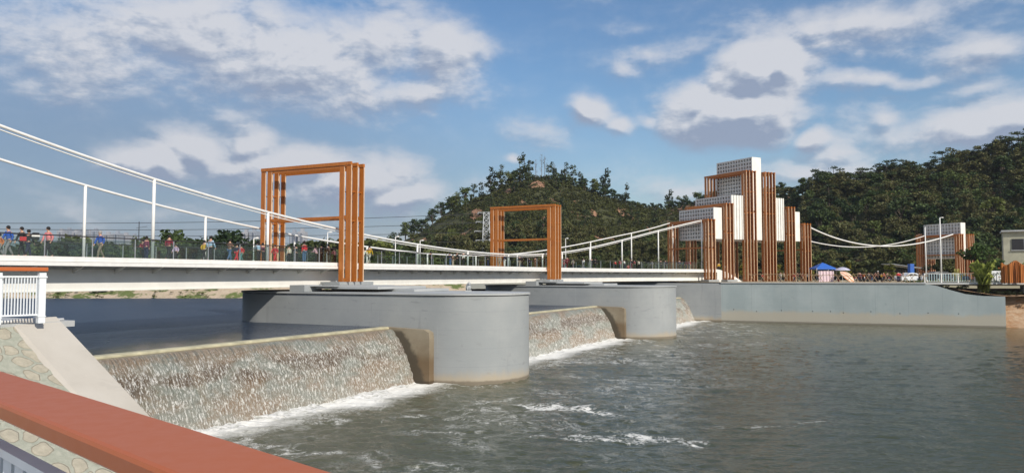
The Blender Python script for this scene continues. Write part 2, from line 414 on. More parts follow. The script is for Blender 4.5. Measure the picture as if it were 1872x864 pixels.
# ---------------- weirs
def fall_mat():
    m, t, b = new_mat('falling_water'); uv = coord(t, 'UV')
    u, v, _ = sep(t, uv)       # metres along the crest, metres down the face
    drop = noise(t, mapping(t, uv, scale=(11, 2.5, 1)), 1.0, 6, .76, .35)
    strand = noise(t, mapping(t, uv, scale=(9., .28, 1)), 1.0, 6, .66, .15)
    broad = noise(t, mapping(t, uv, scale=(.30, .9, 1)), 1.0, 3, .5, .2)
    wide = noise(t, mapping(t, uv, scale=(.55, .05, 1)), 1.0, 4, .6, .3)
    spark = noise(t, mapping(t, uv, scale=(20, 7., 1)), 1.0, 3, .75)
    stain = mix(t, broad.step(.38, .62), (.27,.29,.25), (.29,.20,.125))
    band = v.step(1.1, 1.7)*v.step(2.1, 2.9, 1, 0)
    stain = mix(t, band*broad.step(.42, .55)*.7, stain, (.085,.062,.045))
    stain = mix(t, wide.step(.56, .70)*.6, stain, (.27,.20,.12))
    veil = (strand.step(.35, .7)*.55 + v.step(2.4, 4.3)*.35).clamp()
    col = mix(t, veil*.6, stain, (.56,.53,.46))
    fleck = (drop + (spark-.5)*.6).step(.51, .59)*v.step(.35, 1.5, .25, 1)
    col = mix(t, fleck*.9, col, (.92,.90,.85))
    dk = drop.step(.40, .30)*v.step(.6, 1.6)
    col = mix(t, dk*.8, col, (.075,.058,.042))
    thr = strand.step(.52, .40)*v.step(1.6, .5)*v.step(.12,.4)
    col = mix(t, thr*.6, col, (.13,.16,.15))
    col = mix(t, v.step(.10, .42, 1, 0)*.75, col, (.40,.33,.20))       # algae-tinted lip
    link(t, col, b.inputs['Base Color'])
    b.inputs['Roughness'].default_value = .22; b.inputs['IOR'].default_value = 1.33
    link(t, bump(t, drop*.8 + strand*.6 + spark*.4, 1.0, .22), b.inputs['Normal'])
    return m
M_fall = fall_mat()
def fprof(run, n=22, top=0.0):
    out = []
    for i in range(n+1):
        q = i/n; out.append((run*q**.75*1.0, ZC - (ZC-ZW+.05)*q**1.55 if True else 0))
    return out
def weir(k0, k1, label, seed):
    c = CREST0 + B*((k0+k1)/2)
    root = thing('weir', label, 'weir', (c.x, c.y, ZW), 'weirs between the bridge piers')
    # concrete body
    mb = MB(); pr = [(x-.06, z-.08) for x, z in fprof(2.35)]
    prof = [(-1.3, ZC-.02), (-.9, ZC+.0)] + [(-.25, ZC+.0)] + pr + [(2.4, ZW-1), (-1.3, ZW-1)]
    fr = [(lambda v, z, q=CREST0+B*k: (q.x+U.x*v, q.y+U.y*v, z)) for k in (k0, k1)]
    mb.sweep(fr, prof); mb.build('spillway', M_oldc, root)
    # crest lip
    mb = MB(); mb.sweep(fr, [(-.35, ZC-.1), (-.35, ZC+.085), (.20, ZC+.09), (.28, ZC+.04), (.29, ZC-.13), (.1, ZC-.5)])
    mb.build('crest', simple('crest_concrete', (.50,.46,.31), .6, 0, .22, 1.2), root)
    # the falling sheet with real ripples
    nk = int((k1-k0)/.14); pr = fprof(2.35, 40); vs = []; fs = []; uvs = []
    arc = [0]
    for i in range(1, len(pr)): arc.append(arc[-1]+math.hypot(pr[i][0]-pr[i-1][0], pr[i][1]-pr[i-1][1]))
    r = np.random.default_rng(seed)
    jit = r.normal(0, 1, nk+1)
    jit = np.convolve(jit, np.ones(3)/3, 'same')
    for a in range(nk+1):
        k = k0 + (k1-k0)*a/nk; q = CREST0 + B*k
        for i, (x, z) in enumerate(pr):
            e = min(1, i/14)*(.045*jit[a] + .03*r.normal())
            x2 = x+e+.05+.22*max(0, 1-i/10)
            vs.append((q.x+U.x*x2, q.y+U.y*x2, z-.02)); uvs.append((k, arc[i]))
    n = len(pr)
    for a in range(nk):
        for i in range(n-1): fs.append((a*n+i, (a+1)*n+i, (a+1)*n+i+1, a*n+i+1))
    mb = MB(); mb.add(vs, fs); o = mb.build('falling_water', M_fall, root, smooth=True)
    uvl = o.data.uv_layers.new(name='UVMap'); idx = np.empty(len(o.data.loops), dtype=np.int32)
    o.data.loops.foreach_get('vertex_index', idx)
    uvl.data.foreach_set('uv', np.array(uvs, dtype=np.float32)[idx].ravel())
    return root
weir(-36.5, -.55, 'long nearest weir with water falling between the stone bank and the nearest pier', 1)
weir(8.3, SP-.55, 'middle weir with a sheet of water between the two grey piers', 2)
weir(SP+8.3, 2*SP-1.2, 'farthest and shortest-looking weir between the far pier and the quay', 3)
# training walls at the right end of each weir
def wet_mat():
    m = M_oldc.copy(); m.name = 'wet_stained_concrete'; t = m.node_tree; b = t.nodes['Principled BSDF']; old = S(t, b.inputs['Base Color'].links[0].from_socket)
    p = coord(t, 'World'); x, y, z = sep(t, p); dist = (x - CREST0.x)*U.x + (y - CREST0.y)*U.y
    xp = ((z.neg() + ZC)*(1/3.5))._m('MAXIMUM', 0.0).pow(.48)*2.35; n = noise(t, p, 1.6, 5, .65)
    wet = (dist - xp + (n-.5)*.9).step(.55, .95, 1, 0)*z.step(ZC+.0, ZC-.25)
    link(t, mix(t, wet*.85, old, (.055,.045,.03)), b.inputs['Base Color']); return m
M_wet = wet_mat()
def training(k, run, ell, label, wd=.55):
    q = CREST0 + B*k
    if ell: prof = [(-.6, ZC+.1)] + [(run*math.sin(a)**.9 if a else 0, ZC+.1-(ZC-ZW+.2)*(1-math.cos(a))) for a in [R(x) for x in range(0, 91, 7)]] + [(run, ZW-.6), (-.6, ZW-.6)]
    else:
        prof = [(-.6, ZC+.08), (run-.4, ZC-.02), (run-.05, ZC-.2), (run, ZC-.6), (run, ZW-.6), (-.6, ZW-.6)]
    fr = [(lambda v, z, qq=q+B*s: (qq.x+U.x*v, qq.y+U.y*v, z)) for s in (0, wd)]
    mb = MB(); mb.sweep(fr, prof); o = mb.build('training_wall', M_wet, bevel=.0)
    tag(o, label, 'concrete wall', 'side walls at the ends of the weirs'); return o
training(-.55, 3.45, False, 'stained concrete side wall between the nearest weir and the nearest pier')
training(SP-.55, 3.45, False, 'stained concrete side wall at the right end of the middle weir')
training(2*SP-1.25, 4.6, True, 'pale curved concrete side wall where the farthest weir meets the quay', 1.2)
# foam at the foot: lumpy raised water
def foam_mat():
    m, t, b = new_mat('white_foam'); p = coord(t, 'World')
    n = noise(t, p, 3.5, 7, .7, .6)
    link(t, mix(t, n.step(.34, .6), (.52,.52,.46), (.90,.89,.86)), b.inputs['Base Color']); b.inputs['Roughness'].default_value = .7
    link(t, bump(t, n, 1.0, .15), b.inputs['Normal']); return m
M_foam = foam_mat()
def foam_strip(k0, k1, wdt, nm):
    r = np.random.default_rng(abs(int(k0*10))+99); nk = int((k1-k0)/.22); nw = 12; vs = []; fs = []
    for a in range(nk+1):
        k = k0+(k1-k0)*a/nk; q = CREST0+B*k; wl = wdt*(.75+.25*math.sin(k*.9)+.22*math.sin(k*2.3+1))
        for i in range(nw+1):
            s_ = i/nw; e = 2.0+s_*wl
            hgt = .20*(1-s_)**1.3*(.6+.8*r.random()) - .05*s_
            vs.append((q.x+U.x*e+r.normal()*.04, q.y+U.y*e+r.normal()*.04, ZW+hgt-.02))
    for a in range(nk):
        for i in range(nw): fs.append((a*(nw+1)+i, (a+1)*(nw+1)+i, (a+1)*(nw+1)+i+1, a*(nw+1)+i+1))
    o = MB().add(vs, fs).build(nm, M_foam, smooth=True)
    tag(o, None, None, None, 'stuff')
    return o
tag(foam_strip(-34, -.6, 1.9, 'foam'), 'white churning foam at the foot of the nearest weir', 'foam')
tag(foam_strip(8.4, SP-.6, 1.6, 'foam'), 'white foam line at the foot of the middle weir', 'foam')
tag(foam_strip(SP+8.4, 2*SP-1.4, 1.6, 'foam'), 'short strip of foam at the foot of the farthest weir', 'foam')
# ---------------- piers
def stadium(o, L, r, n=20, grow=0.0):
    """o = downstream left tangent point; r radius; L straight length"""
    c1 = o + B*r; c2 = c1 - U*L; pts = []; rr = r+grow
    for i in range(n+1):
        a = math.pi*i/n; d = -B*math.cos(a)+U*math.sin(a); pts.append(c1+d*rr)
    for i in range(n+1):
        a = math.pi*i/n; d = B*math.cos(a)-U*math.sin(a); pts.append(c2+d*rr)
    return pts
def smooth_by_angle(o, deg=30):
    me = o.data; bm = bmesh.new(); bm.from_mesh(me)
    for f in bm.faces: f.smooth = True
    for e in bm.edges:
        if len(e.link_faces) == 2 and e.calc_face_angle() > R(deg): e.smooth = False
    bm.to_mesh(me); bm.free()
def pier(o, label, lion):
    root = thing('bridge_pier', label, 'bridge pier', (o.x, o.y, ZW), 'round-nosed bridge piers')
    r, L = 4.2, 15.5
    mb = MB(); mb.prism(stadium(o, L, r), ZW-2, -1.36); ob = mb.build('pier_wall', M_pier, root); smooth_by_angle(ob)
    mb = MB(); mb.prism(stadium(o, L, r, grow=-.05), -1.37, -1.30); mb.build('groove', M_dark, root)
    mb = MB(); mb.prism(stadium(o, L, r, grow=.10), -1.30, -1.18); ob = mb.build('coping', M_cope, root); smooth_by_angle(ob)
    # stepped slab on top, beside the girder
    def slab(s0, s1, b0, b1, z0, z1, nm='ledge', mt=M_cope):
        m2 = MB(); q = [o - U*s + B*k for s, k in ((s0,b0),(s1,b0),(s1,b1),(s0,b1))]
        m2.prism(q, z0, z1); m2.build(nm, mt, root, bevel=.015)
    slab(11.2, 12.6, -.02+.05, 1.9, -1.17, -.70, 'bearing_block', M_pier)
    slab(3.9, 11.4, 3.2, 7.9, -1.17, -.98)
    slab(5.6, 11.9, 1.2, 7.3, -.975, -.80)
    slab(9.0, 12.6, .6, 8.0, -.795, -.76)
    slab(11.1, 13.0, 3.8, 8.0, -.755, -.50, 'plinth', M_pier)
    return root
P1 = pier(A1, 'nearest grey concrete bridge pier with a big rounded nose beside the long weir', True)
A2 = A1 + B*SP
P2 = pier(A2, 'farther grey concrete bridge pier between the middle and farthest weirs', False)
# small stone lion on the first pier
lp = A1 + B*6.4 - U*1.3; rl = thing('stone_lion', 'small pale stone lion sitting on the nose of the nearest pier', 'statue', (lp.x, lp.y, -1.18))
mb = MB(); mb.box(lp.x-.22, lp.x+.22, lp.y-.22, lp.y+.22, -1.18, -1.08); mb.build('base', M_cope, rl)
mb = MB(); mb.ball((lp.x, lp.y, -.88), .17, .2, .24); mb.ball((lp.x+.04, lp.y-.08, -.62), .13); mb.ball((lp.x+.06, lp.y-.2, -.64), .06)
mb.tube([(lp.x-.08, lp.y-.15, -.85), (lp.x-.08, lp.y-.18, -1.08)], .045); mb.tube([(lp.x+.1, lp.y-.15, -.85), (lp.x+.1, lp.y-.18, -1.08)], .045)
mb.build('figure', M_cope, rl, smooth=True)
# ------------------------------------------------------------------ bridge path
ctrl = [(-42.9,1.5),(-33.9,19.3),(-24.9,37.2),(-12.9,61),(-4.5,77.7),(3.6,93.8),(6.6,99.3),(10.9,106.1),(16.2,112.9),(22.8,119.0),(30.4,123.6),(38.3,127.9)]
def catmull(pts, n=12):
    out = []
    P = [Vector((2*pts[0][0]-pts[1][0], 2*pts[0][1]-pts[1][1]))] + [Vector(p) for p in pts] + [Vector((2*pts[-1][0]-pts[-2][0], 2*pts[-1][1]-pts[-2][1]))]
    for i in range(1, len(P)-2):
        p0, p1, p2, p3 = P[i-1:i+3]
        for k in range(n):
            q = k/n
            out.append(.5*((2*p1)+(p2-p0)*q+(2*p0-5*p1+4*p2-p3)*q*q+(3*p1-p0-3*p2+p3)*q**3))
    out.append(P[-2]); return out
raw = catmull(ctrl, 20)
cum = [0]
for i in range(1, len(raw)): cum.append(cum[-1]+(raw[i]-raw[i-1]).length)
LEN = cum[-1]
cumA = np.array(cum); rx = np.array([p.x for p in raw]); ry = np.array([p.y for p in raw])
def P(s, v=0.0):
    x = np.interp(s, cumA, rx); y = np.interp(s, cumA, ry)
    x2 = np.interp(min(s+.8, LEN), cumA, rx)-np.interp(max(s-.8, 0), cumA, rx); y2 = np.interp(min(s+.8, LEN), cumA, ry)-np.interp(max(s-.8, 0), cumA, ry)
    l = math.hypot(x2, y2); tx, ty = x2/l, y2/l
    return Vector((x - ty*v, y + tx*v, 0)), Vector((tx, ty, 0))
def s_at(px, v=0.0):
    lo, hi = 25.0, LEN
    best = min((abs(proj(*(P(s, v)[0].x, P(s, v)[0].y, 0))[0]-px), s) for s in np.linspace(lo, hi, 500))
    return best[1]
S_END = s_at(1312, 0)
def frames(s0, s1, step=2.0):
    n = max(2, int((s1-s0)/step)); out = []
    for i in range(n+1):
        s = s0+(s1-s0)*i/n; p, tn = P(s)
        out.append(lambda v, z, p=p, tn=tn: (p.x-tn.y*v, p.y+tn.x*v, z))
    return out
W = 8.8
bridge = thing('footbridge', 'long white curved footbridge with swooping cables crossing over the weirs', 'footbridge', (raw[0].x, raw[0].y, 0))
FR = frames(0, S_END)
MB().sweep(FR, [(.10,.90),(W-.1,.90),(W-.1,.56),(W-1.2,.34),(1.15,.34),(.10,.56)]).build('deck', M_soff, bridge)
MB().sweep(FR, [(.12,.905),(W-.12,.905),(W-.12,.93),(.12,.93)]).build('walkway', M_deckg, bridge)
for v0 in (0, 1):
    f = (lambda a: a) if v0 == 0 else (lambda a: W-a)
    MB().sweep(FR, [(f(.02),.985),(f(.22),.985),(f(.22),.72),(f(.02),.72)]).build('kerb', M_white, bridge)
    MB().sweep(FR, [(f(-.07),.70),(f(.28),.70),(f(.28),.50),(f(-.07),.50)]).build('fascia', M_white, bridge)
MB().sweep(FR, [(1.15,.34),(W-1.15,.34),(W-1.15,-.87),(1.15,-.87)]).build('girder', M_girder, bridge)
MB().sweep(FR, [(1.10,-.80),(1.15,-.80),(1.15,-.872),(1.10,-.872)]).build('flange', M_girder, bridge)
s = 22.0
while s < S_END-1:
    p, tn = P(s); nv = Vector((-tn.y, tn.x, 0)); q = p+nv*.3; e = p+nv*1.14
    mb = MB(); h = tn*.05
    mb.add([q-h+Vector((0,0,.52)), e-h+Vector((0,0,.35)), e-h+Vector((0,0,.10)), q-h+Vector((0,0,.46)),
            q+h+Vector((0,0,.52)), e+h+Vector((0,0,.35)), e+h+Vector((0,0,.10)), q+h+Vector((0,0,.46))],
           [(0,1,2,3),(7,6,5,4),(0,4,5,1),(1,5,6,2),(2,6,7,3),(3,7,4,0)])
    mb.build('bracket', M_girder, bridge); s += 2.5
# cables and posts
def cable(table, v, posts, nm_double):
    tab = []
    for px, py in table:
        s = s_at(px, v); p, _ = P(s, v); z = at(px, py, p.y).z; tab.append((s, z))
    # extrapolate to the left
    s0, z0 = tab[0]; s1, z1 = tab[1]; k = (z0-z1)/(s1-s0)*1.12
    tab = [(s0-14, z0+14*k*1.08), (s0-28, z0+28*k*1.2)][::-1] + tab
    ss = np.array([a for a, _ in tab]); zz = np.array([b for _, b in tab])
    co = np.polyfit((ss-60)/60, zz, 6)
    zf = lambda s: float(np.polyval(co, (s-60)/60))
    sr = np.linspace(tab[0][0], tab[-1][0], 90)
    pts = [Vector((P(s, v)[0].x, P(s, v)[0].y, zf(s))) for s in sr]
    MB().tube(pts, .085, 8).build('suspension_cable', M_white, bridge, smooth=True)
    if nm_double: MB().tube([q+Vector((.0,0,-.20)) for q in pts], .035, 6).build('cable_rod', M_white, bridge, smooth=True)
    for px in posts:
        s = s_at(px, v) if px > -500 else 20; p, tn = P(s, v)
        MB().tube([(p.x, p.y, .90), (p.x, p.y, zf(s)-.02)], .095, 10).build('hanger_post', M_white, bridge, smooth=True)
    for s in (tab[2][0]-7.5, tab[2][0]-17):
        p, tn = P(s, v); MB().tube([(p.x, p.y, .90), (p.x, p.y, zf(s))], .095, 10).build('hanger_post', M_white, bridge, smooth=True)
    return zf
near_t = [(0,235),(120,275),(275,326),(380,359),(487,388.6),(620,418),(762,446),(855,459.6),(930,465.5),(992,464.7),(1027,460.8),(1079,451.8),(1137.5,438.8),(1204.6,421.7),(1283,402.5)]
far_t = [(0,293),(155,340),(375,397),(537,428),(650,447),(740,460.7),(821,466),(890,467.6),(948,462.6),(1000,456),(1060,446),(1080,442.6),(1154.7,426),(1230.6,406.3)]
cable(near_t, .45, [275,487,762,855,930,992,1028,1079,1137.5,1204.6,1283], True)
cable(far_t, W-.45, [155,375,537,670,782,870,945,1010,1080,1154.7,1230.6], False)
# railings
def railing(v, nm):
    s0, s1 = 24., S_END-.5; n = 47; mid, _ = P((s0+s1)/2, v)
    ro = bpy.data.objects.new('railing', None); COL.objects.link(ro); ro.parent = bridge; ro.location = (0,0,0)
    fr = frames(s0, s1, 1.0)
    MB().sweep(fr, [(v-.035,2.06),(v+.035,2.06),(v+.035,2.12),(v-.035,2.12)]).build('handrail', M_dark, ro)
    for i in range(n):
        a = s0+(s1-s0)*i/n; p, tn = P(a, v); nv = Vector((-tn.y, tn.x, 0))
        MB().obox((p.x, p.y, 1.5), tn*.02, nv*.03, (0,0,.57)).build('post', M_steel, ro)
        b = s0+(s1-s0)*(i+1)/n
        f2 = frames(a+.08, b-.08, 1.2)
        MB().sweep(f2, [(v-.006,1.02),(v+.006,1.02),(v+.006,1.98),(v-.006,1.98)]).build('glass_pane', M_glass, ro)
railing(.30, 'near'); railing(W-.30, 'far')
# white ramp end: the deck runs down to the plaza
S2 = s_at(1358, 0)
fr2 = []
nseg = 10; vs = []
for i in range(nseg+1):
    q = i/nseg; s = S_END + (min(S2, LEN)-S_END)*q; p, tn = P(s); dz = -1.98*(q**1.5)
    fr2.append((p, tn, dz))
def ramp_sweep(prof, bott):
    n = len(prof); vs = []; fs = []
    for p, tn, dz in fr2:
        for v, z, fl in prof:
            zz = z+dz if not fl else max(-1.12, min(z, z))
            vs.append((p.x-tn.y*v, p.y+tn.x*v, zz))
    for i in range(len(fr2)-1):
        for k in range(n): fs.append((i*n+k, i*n+(k+1)%n, (i+1)*n+(k+1)%n, (i+1)*n+k))
    fs += [tuple(range(n-1,-1,-1)), tuple((len(fr2)-1)*n+k for k in range(n))]
    return MB().add(vs, fs)
ramp_sweep([(0,.985,0),(W,.985,0),(W,.50,0),(W,-1.1,1),(0.02,-1.1,1),(0,.50,0)], 0).build('ramp', M_white, bridge)
# ------------------------------------------------------------------ orange portal frames
def portal(o, e, n_port, ztop, z0n, z0f, zmid, label, width=8.9, spacing=.78, group='orange portal frames', cat='portal frame', mids=True):
    """o: centre of the near leg, e: unit vector along the path"""
    e = Vector((e[0], e[1], 0)).normalized(); a = Vector((-e.y, e.x, 0))
    root = thing('portal_frame', label, cat, (o.x, o.y, z0n), group)
    bw, gap, th = .44, .25, .09
    for i in range(n_port):
        c = o + e*(i-(n_port-1)/2)*spacing
        for side, z0 in ((0, z0n), (1, z0f)):
            q = c + a*(width*side); mb = MB()
            for sg in (-1, 1):
                k = q + a*sg*(bw/2+gap/2)
                mb.obox((k.x, k.y, (z0+ztop)/2), e*th/2, a*bw/2, (0,0,(ztop-z0)/2))
            for zz in (z0+.14, zmid, ):
                mb.obox((q.x, q.y, zz), e*(th/2-.004), a*(gap/2+.01), (0,0,.14))
            mb.build('column', M_orange, root)
            mb = MB()
            for sg in (-1, 1):
                k = q + a*(sg*(bw/2+gap/2)-bw/2-.013)
                mb.obox((k.x, k.y, (z0+ztop)/2), e*(th/2+.004), a*.009, (0,0,(ztop-z0)/2-.01))
            mb.build('column_sunlit_edge', M_sunedge, root)  # added strips on the downstream side only, painted as sunlit edges
        m0 = c + a*(width/2)
        hw = width/2+bw+gap/2
        MB().obox((m0.x, m0.y, ztop+.13), e*(th/2+.05), a*hw, (0,0,.13)).build('top_beam', M_orange, root)
        MB().obox((m0.x, m0.y, ztop-.11), e*.03, a*(width/2-bw-gap/2), (0,0,.108)).build('beam_web', M_orange, root)
        if mids:
            MB().obox((m0.x, m0.y, zmid), e*(th/2+.03), a*(width/2-bw-gap/2-.003), (0,0,.09)).build('cross_beam', M_orange, root)
    if n_port > 1:
        for side in (0, 1):
            q = o + a*(width*side)
            for zz in (zmid-.25, (zmid+ztop)/2):
                for sg in (-1, 1):
                    k = q+a*sg*(bw/2+gap/2); hl = (n_port-1)/2*spacing
                    MB().obox((k.x, k.y, zz), e*hl, a*.03, (0,0,.03)).build('tie_bar', M_orange, root)
    return root
p0, t0 = P(s_at(627, 0)); o1 = p0 - Vector((-t0.y, t0.x, 0))*.75
portal(o1, t0, 3, 8.55, -.49, .93, 4.5, 'nearest orange slatted portal frame standing on the nearest pier across the bridge', width=8.2)
o2 = o1 + B*(SP+.2); pn, t2 = P(s_at(1013, 0))
portal(o2, t2, 3, 8.55, -.49, .93, 4.5, 'second orange slatted portal frame standing on the farther pier in front of the left hill', width=8.2)
GO = Vector((32.0, 124.0, 0)); GE = Vector((.88, .475, 0))
GZ = -1.0
for s, zt, n, z0, lab in ((0, 8.85, 3, -.70, 'low orange portal frame first on the left of the white gate blocks'),
                      (4.0, 11.6, 3, -.70, 'medium orange portal frame between the lowest left and middle left white blocks'),
                      (8.9, 17.3, 4, GZ, 'tall orange portal frame just left of the tallest white block'),
                      (13.4, 17.3, 4, GZ, 'tall orange portal frame just right of the tallest white block'),
                      (18.4, 11.6, 3, GZ, 'medium orange portal frame right of the tallest white block'),
                      (22.3, 8.85, 3, GZ, 'low orange portal frame last on the right of the gate beside the blue tent')):
    o = GO + GE.normalized()*s; portal(o, GE, n, zt, z0, -1.0, 4.5 if zt < 10 else zt*.62, lab, group='orange portal frames of the gate', spacing=.72, mids=(zt < 10 or zt > 15))
# ------------------------------------------------------------------ white lattice blocks
M_lat = simple('white_lattice', (.80,.79,.75), .55, 0, .06, 1.)
M_latb = simple('lattice_inner', (.72,.71,.68), .8, 0, .1, 1.)
def lattice(o, e, s0, s1, z0, z1, label, ribs=False, width=8.3, off=.25, cell=.62, group='white lattice blocks of the gate'):
    e = Vector((e[0], e[1], 0)).normalized(); a = Vector((-e.y, e.x, 0))
    c = o + e*((s0+s1)/2) + a*(off+width/2); hl = (s1-s0)/2; hw = width/2
    root = thing('lattice_block', label, 'lattice block', (c.x, c.y, z0), group)
    MB().obox((c.x, c.y, (z0+z1)/2), e*(hl-.32), a*(hw-.1), (0,0,(z1-z0)/2-.05)).build('core', M_latb, root)
    MB().obox((c.x, c.y, z0+.06), e*(hl-.10), a*(hw-.13), (0,0,.06)).build('bottom_panel', M_lat, root)
    MB().obox((c.x, c.y, z1-.06), e*hl, a*hw, (0,0,.06)).build('top_panel', M_lat, root)
    nc = round(width/cell); nr = round((z1-z0-.2)/cell); cw = width/nc; ch = (z1-z0-.24)/nr
    for sg in (-1, 1):
        mb = MB(); f = c + e*sg*(hl-.12)
        for i in range(nc+1):
            k = f + a*(-hw+.05+(width-.1)*i/nc); mb.obox((k.x, k.y, (z0+z1)/2), e*.118, a*.10, (0,0,(z1-z0)/2-.122))
        for j in range(nr+1):
            zz = z0+.12+ch*j; mb.obox((f.x, f.y, zz), e*.112, a*(hw-.06), (0,0,.10))
        mb.build('lattice_screen', M_lat, root)
    for sg in (-1, 1):
        k = c + a*sg*(hw+.03); mb = MB()
        mb.obox((k.x, k.y, (z0+z1)/2), e*hl, a*.028, (0,0,(z1-z0)/2))
        if ribs:
            for i in range(5):
                q = k + e*(-hl+.12+(2*hl-.24)*i/4)+a*sg*.10; mb.obox((q.x, q.y, (z0+z1)/2), e*.10, a*.08, (0,0,(z1-z0)/2))
        mb.build('end_panel', M_lat, root)
    return root
lattice(GO, GE, 1.15, 2.95, 5.95, 11.1, 'lowest left white lattice block of the gate, nearest the bridge deck')
lattice(GO, GE, 4.95, 7.6, 5.95, 13.3, 'middle-height white lattice block with ribbed end left of the tallest block', True)
lattice(GO, GE, 9.9, 12.0, 5.95, 20.0, 'tallest white lattice block at the centre of the gate')
lattice(GO, GE, 14.75, 17.2, 5.95, 13.3, 'middle-height white lattice block with ribbed end right of the tallest block', True)
lattice(GO, GE, 19.5, 21.2, 5.95, 11.1, 'lowest right white lattice block of the gate near the blue tent')
G2 = at(1755, 500, 162); G2 = Vector((G2.x, G2.y, 0)); GE2 = Vector((.93, .36, 0))
for s, lab in ((0, 'left orange portal frame of the small distant gate at the hill foot'), (3.1, 'right orange portal frame of the small distant gate at the hill foot')):
    portal(G2 + GE2.normalized()*s, GE2, 3, 8.5, -.8, -.8, 4.4, lab, width=9.6, group='orange portal frames of the distant gate', spacing=.6, mids=True)
lattice(G2, GE2, .85, 2.2, 3.6, 11.2, 'white lattice block of the small distant gate behind the lamp posts', width=9.0, cell=.72)
# ------------------------------------------------------------------ quay, plaza, ground, banks
def along_q(s): return Vector((31.8+.9316*s, 116.7-.3634*s, 0))
QD = Vector((.9316, -.3634, 0)); QN = Vector((.3634, .9316, 0))
qroot = thing('quay_wall', 'long pale blue-grey concrete quay wall stepping down at its right end', 'quay wall', (31.8, 116.7, ZW))
prof = [(0,-1.2),(27.6,-1.2),(29.0,-1.45),(30.4,-1.95),(32.4,-2.55),(34.5,-2.80),(37.05,-2.86),(37.05,ZW-1),(0,ZW-1)]
mb = MB(); vs = []
for k in (0, .8):
    for s, z in prof: q = along_q(s)+QN*k; vs.append((q.x, q.y, z))
n = len(prof); mb.add(vs, [tuple(range(n)), tuple(range(2*n-1, n-1, -1))]+[(i, (i+1)%n, n+(i+1)%n, n+i) for i in range(n)])
mb.build('front_wall', M_quay, qroot)
for s_ in (1.8, 5.1, 8.6, 12.9, 15.3, 17.0, 20.6, 24.3, 27.8, 31.5):
    h_ = along_q(s_); MB().obox((h_.x, h_.y, -5.25+.12*math.sin(s_)), QD*.06, QN*.012, (0,0,.07)).build('drain_hole', M_dark, qroot)
# side wall facing the weir, runs upstream under the bridge end
s0 = along_q(0); s1 = s0 - U*26
mb = MB(); mb.add([(s0.x,s0.y,-1.2),(s1.x,s1.y,-1.2),(s1.x,s1.y,ZW-1),(s0.x,s0.y,ZW-1),
    (s0.x+B.x*.8+.2,s0.y+B.y*.8,-1.2),(s1.x+B.x,s1.y+B.y,-1.2),(s1.x+B.x,s1.y+B.y,ZW-1),(s0.x+B.x*.8+.2,s0.y+B.y*.8,ZW-1)],
    [(0,1,2,3),(7,6,5,4),(0,4,5,1),(1,5,6,2),(2,6,7,3)])
mb.build('side_wall', M_pier, qroot)
mb = MB()
mb.add([tuple(along_q(0)-U*0+Vector((-.1,-.12,-1.19)))]+[tuple(along_q(27.6)+QN*-.12+Vector((0,0,-1.19)))]+[tuple(along_q(27.6)+QN*.95+Vector((0,0,-1.19)))]+[tuple(along_q(0)+QN*.95+Vector((0,0,-1.19)))]+
       [tuple(along_q(0)+Vector((-.1,-.12,-1.05)))]+[tuple(along_q(27.6)+QN*-.12+Vector((0,0,-1.05)))]+[tuple(along_q(27.6)+QN*.95+Vector((0,0,-1.05)))]+[tuple(along_q(0)+QN*.95+Vector((0,0,-1.05)))],
       [(3,2,1,0),(4,5,6,7),(0,1,5,4),(1,2,6,5),(2,3,7,6),(3,0,4,7)])
mb.build('coping', M_cope, qroot)
for o, sz in ((GO, 1), (GO+GE.normalized()*4, 1)):
    a = Vector((-GE.normalized().y, GE.normalized().x, 0))
    MB().obox((o.x, o.y, -.87), GE.normalized()*1.1, a*.95, (0,0,.16)).build('plinth', M_pier, qroot)
# ground sheets
def ground_mat():
    m, t, b = new_mat('sandy_ground'); p = coord(t, 'World')
    n = noise(t, p, .12, 6, .6); n2 = noise(t, p, 1.3, 6, .65)
    col = mix(t, n2.step(.3,.7), (.33,.25,.155), (.44,.35,.24))
    col = mix(t, (n*.7+n2*.3).step(.50,.60), col, (.075,.085,.035))
    link(t, col, b.inputs['Base Color']); b.inputs['Roughness'].default_value = .95
    link(t, bump(t, n2, .6, .1), b.inputs['Normal']); return m
M_ground = ground_mat()
def dirt_mat():
    m, t, b = new_mat('orange_dirt_bank'); p = coord(t, 'World')
    n = noise(t, mapping(t, p, scale=(1,1,2.5)), .8, 8, .65); n2 = noise(t, p, 5, 5, .7)
    col = mix(t, n.step(.35,.62), (.36,.20,.10), (.46,.33,.22))
    col = mix(t, n2.step(.6,.7)*.5, col, (.12,.10,.05))
    link(t, col, b.inputs['Base Color']); b.inputs['Roughness'].default_value = .95
    link(t, bump(t, n+n2*.4, .9, .25), b.inputs['Normal']); return m
M_dirt = dirt_mat()
def sheet(name, pts, z, mat, kind='structure'):
    me = bpy.data.meshes.new(name); bm = bmesh.new()
    vv = [bm.verts.new((p[0], p[1], z if len(p) < 3 else p[2])) for p in pts]; f = bm.faces.new(vv)
    bmesh.ops.triangulate(bm, faces=[f]); bmesh.ops.recalc_face_normals(bm, faces=bm.faces)
    for f in bm.faces:
        if f.normal.z < 0: f.normal_flip()
    bm.to_mesh(me); bm.free(); me.materials.append(mat)
    o = bpy.data.objects.new(name, me); COL.objects.link(o); return tag(o, None, None, None, kind)
q27 = along_q(27.6)+QN*.5; q37 = along_q(37.05)+QN*.4
shore = [(32.4,117.6),(8.9,129.6),(-8,131),(-30,121),(-44,116.5),(-62,115.5),(-90,117),(-150,120),(-260,128),(-600,140)]
sheet('ground', [(q27.x,q27.y),(300,25),(3500,-200),(3500,5000),(-3500,5000),(-3500,400),(-600,146)]+[(x,y+(6 if i > 2 else 0)) for i,(x,y) in enumerate(shore[::-1]) if 0 < i < 8]+[(8.9,129.6),(32.4,117.6)], -1.25 , M_ground)
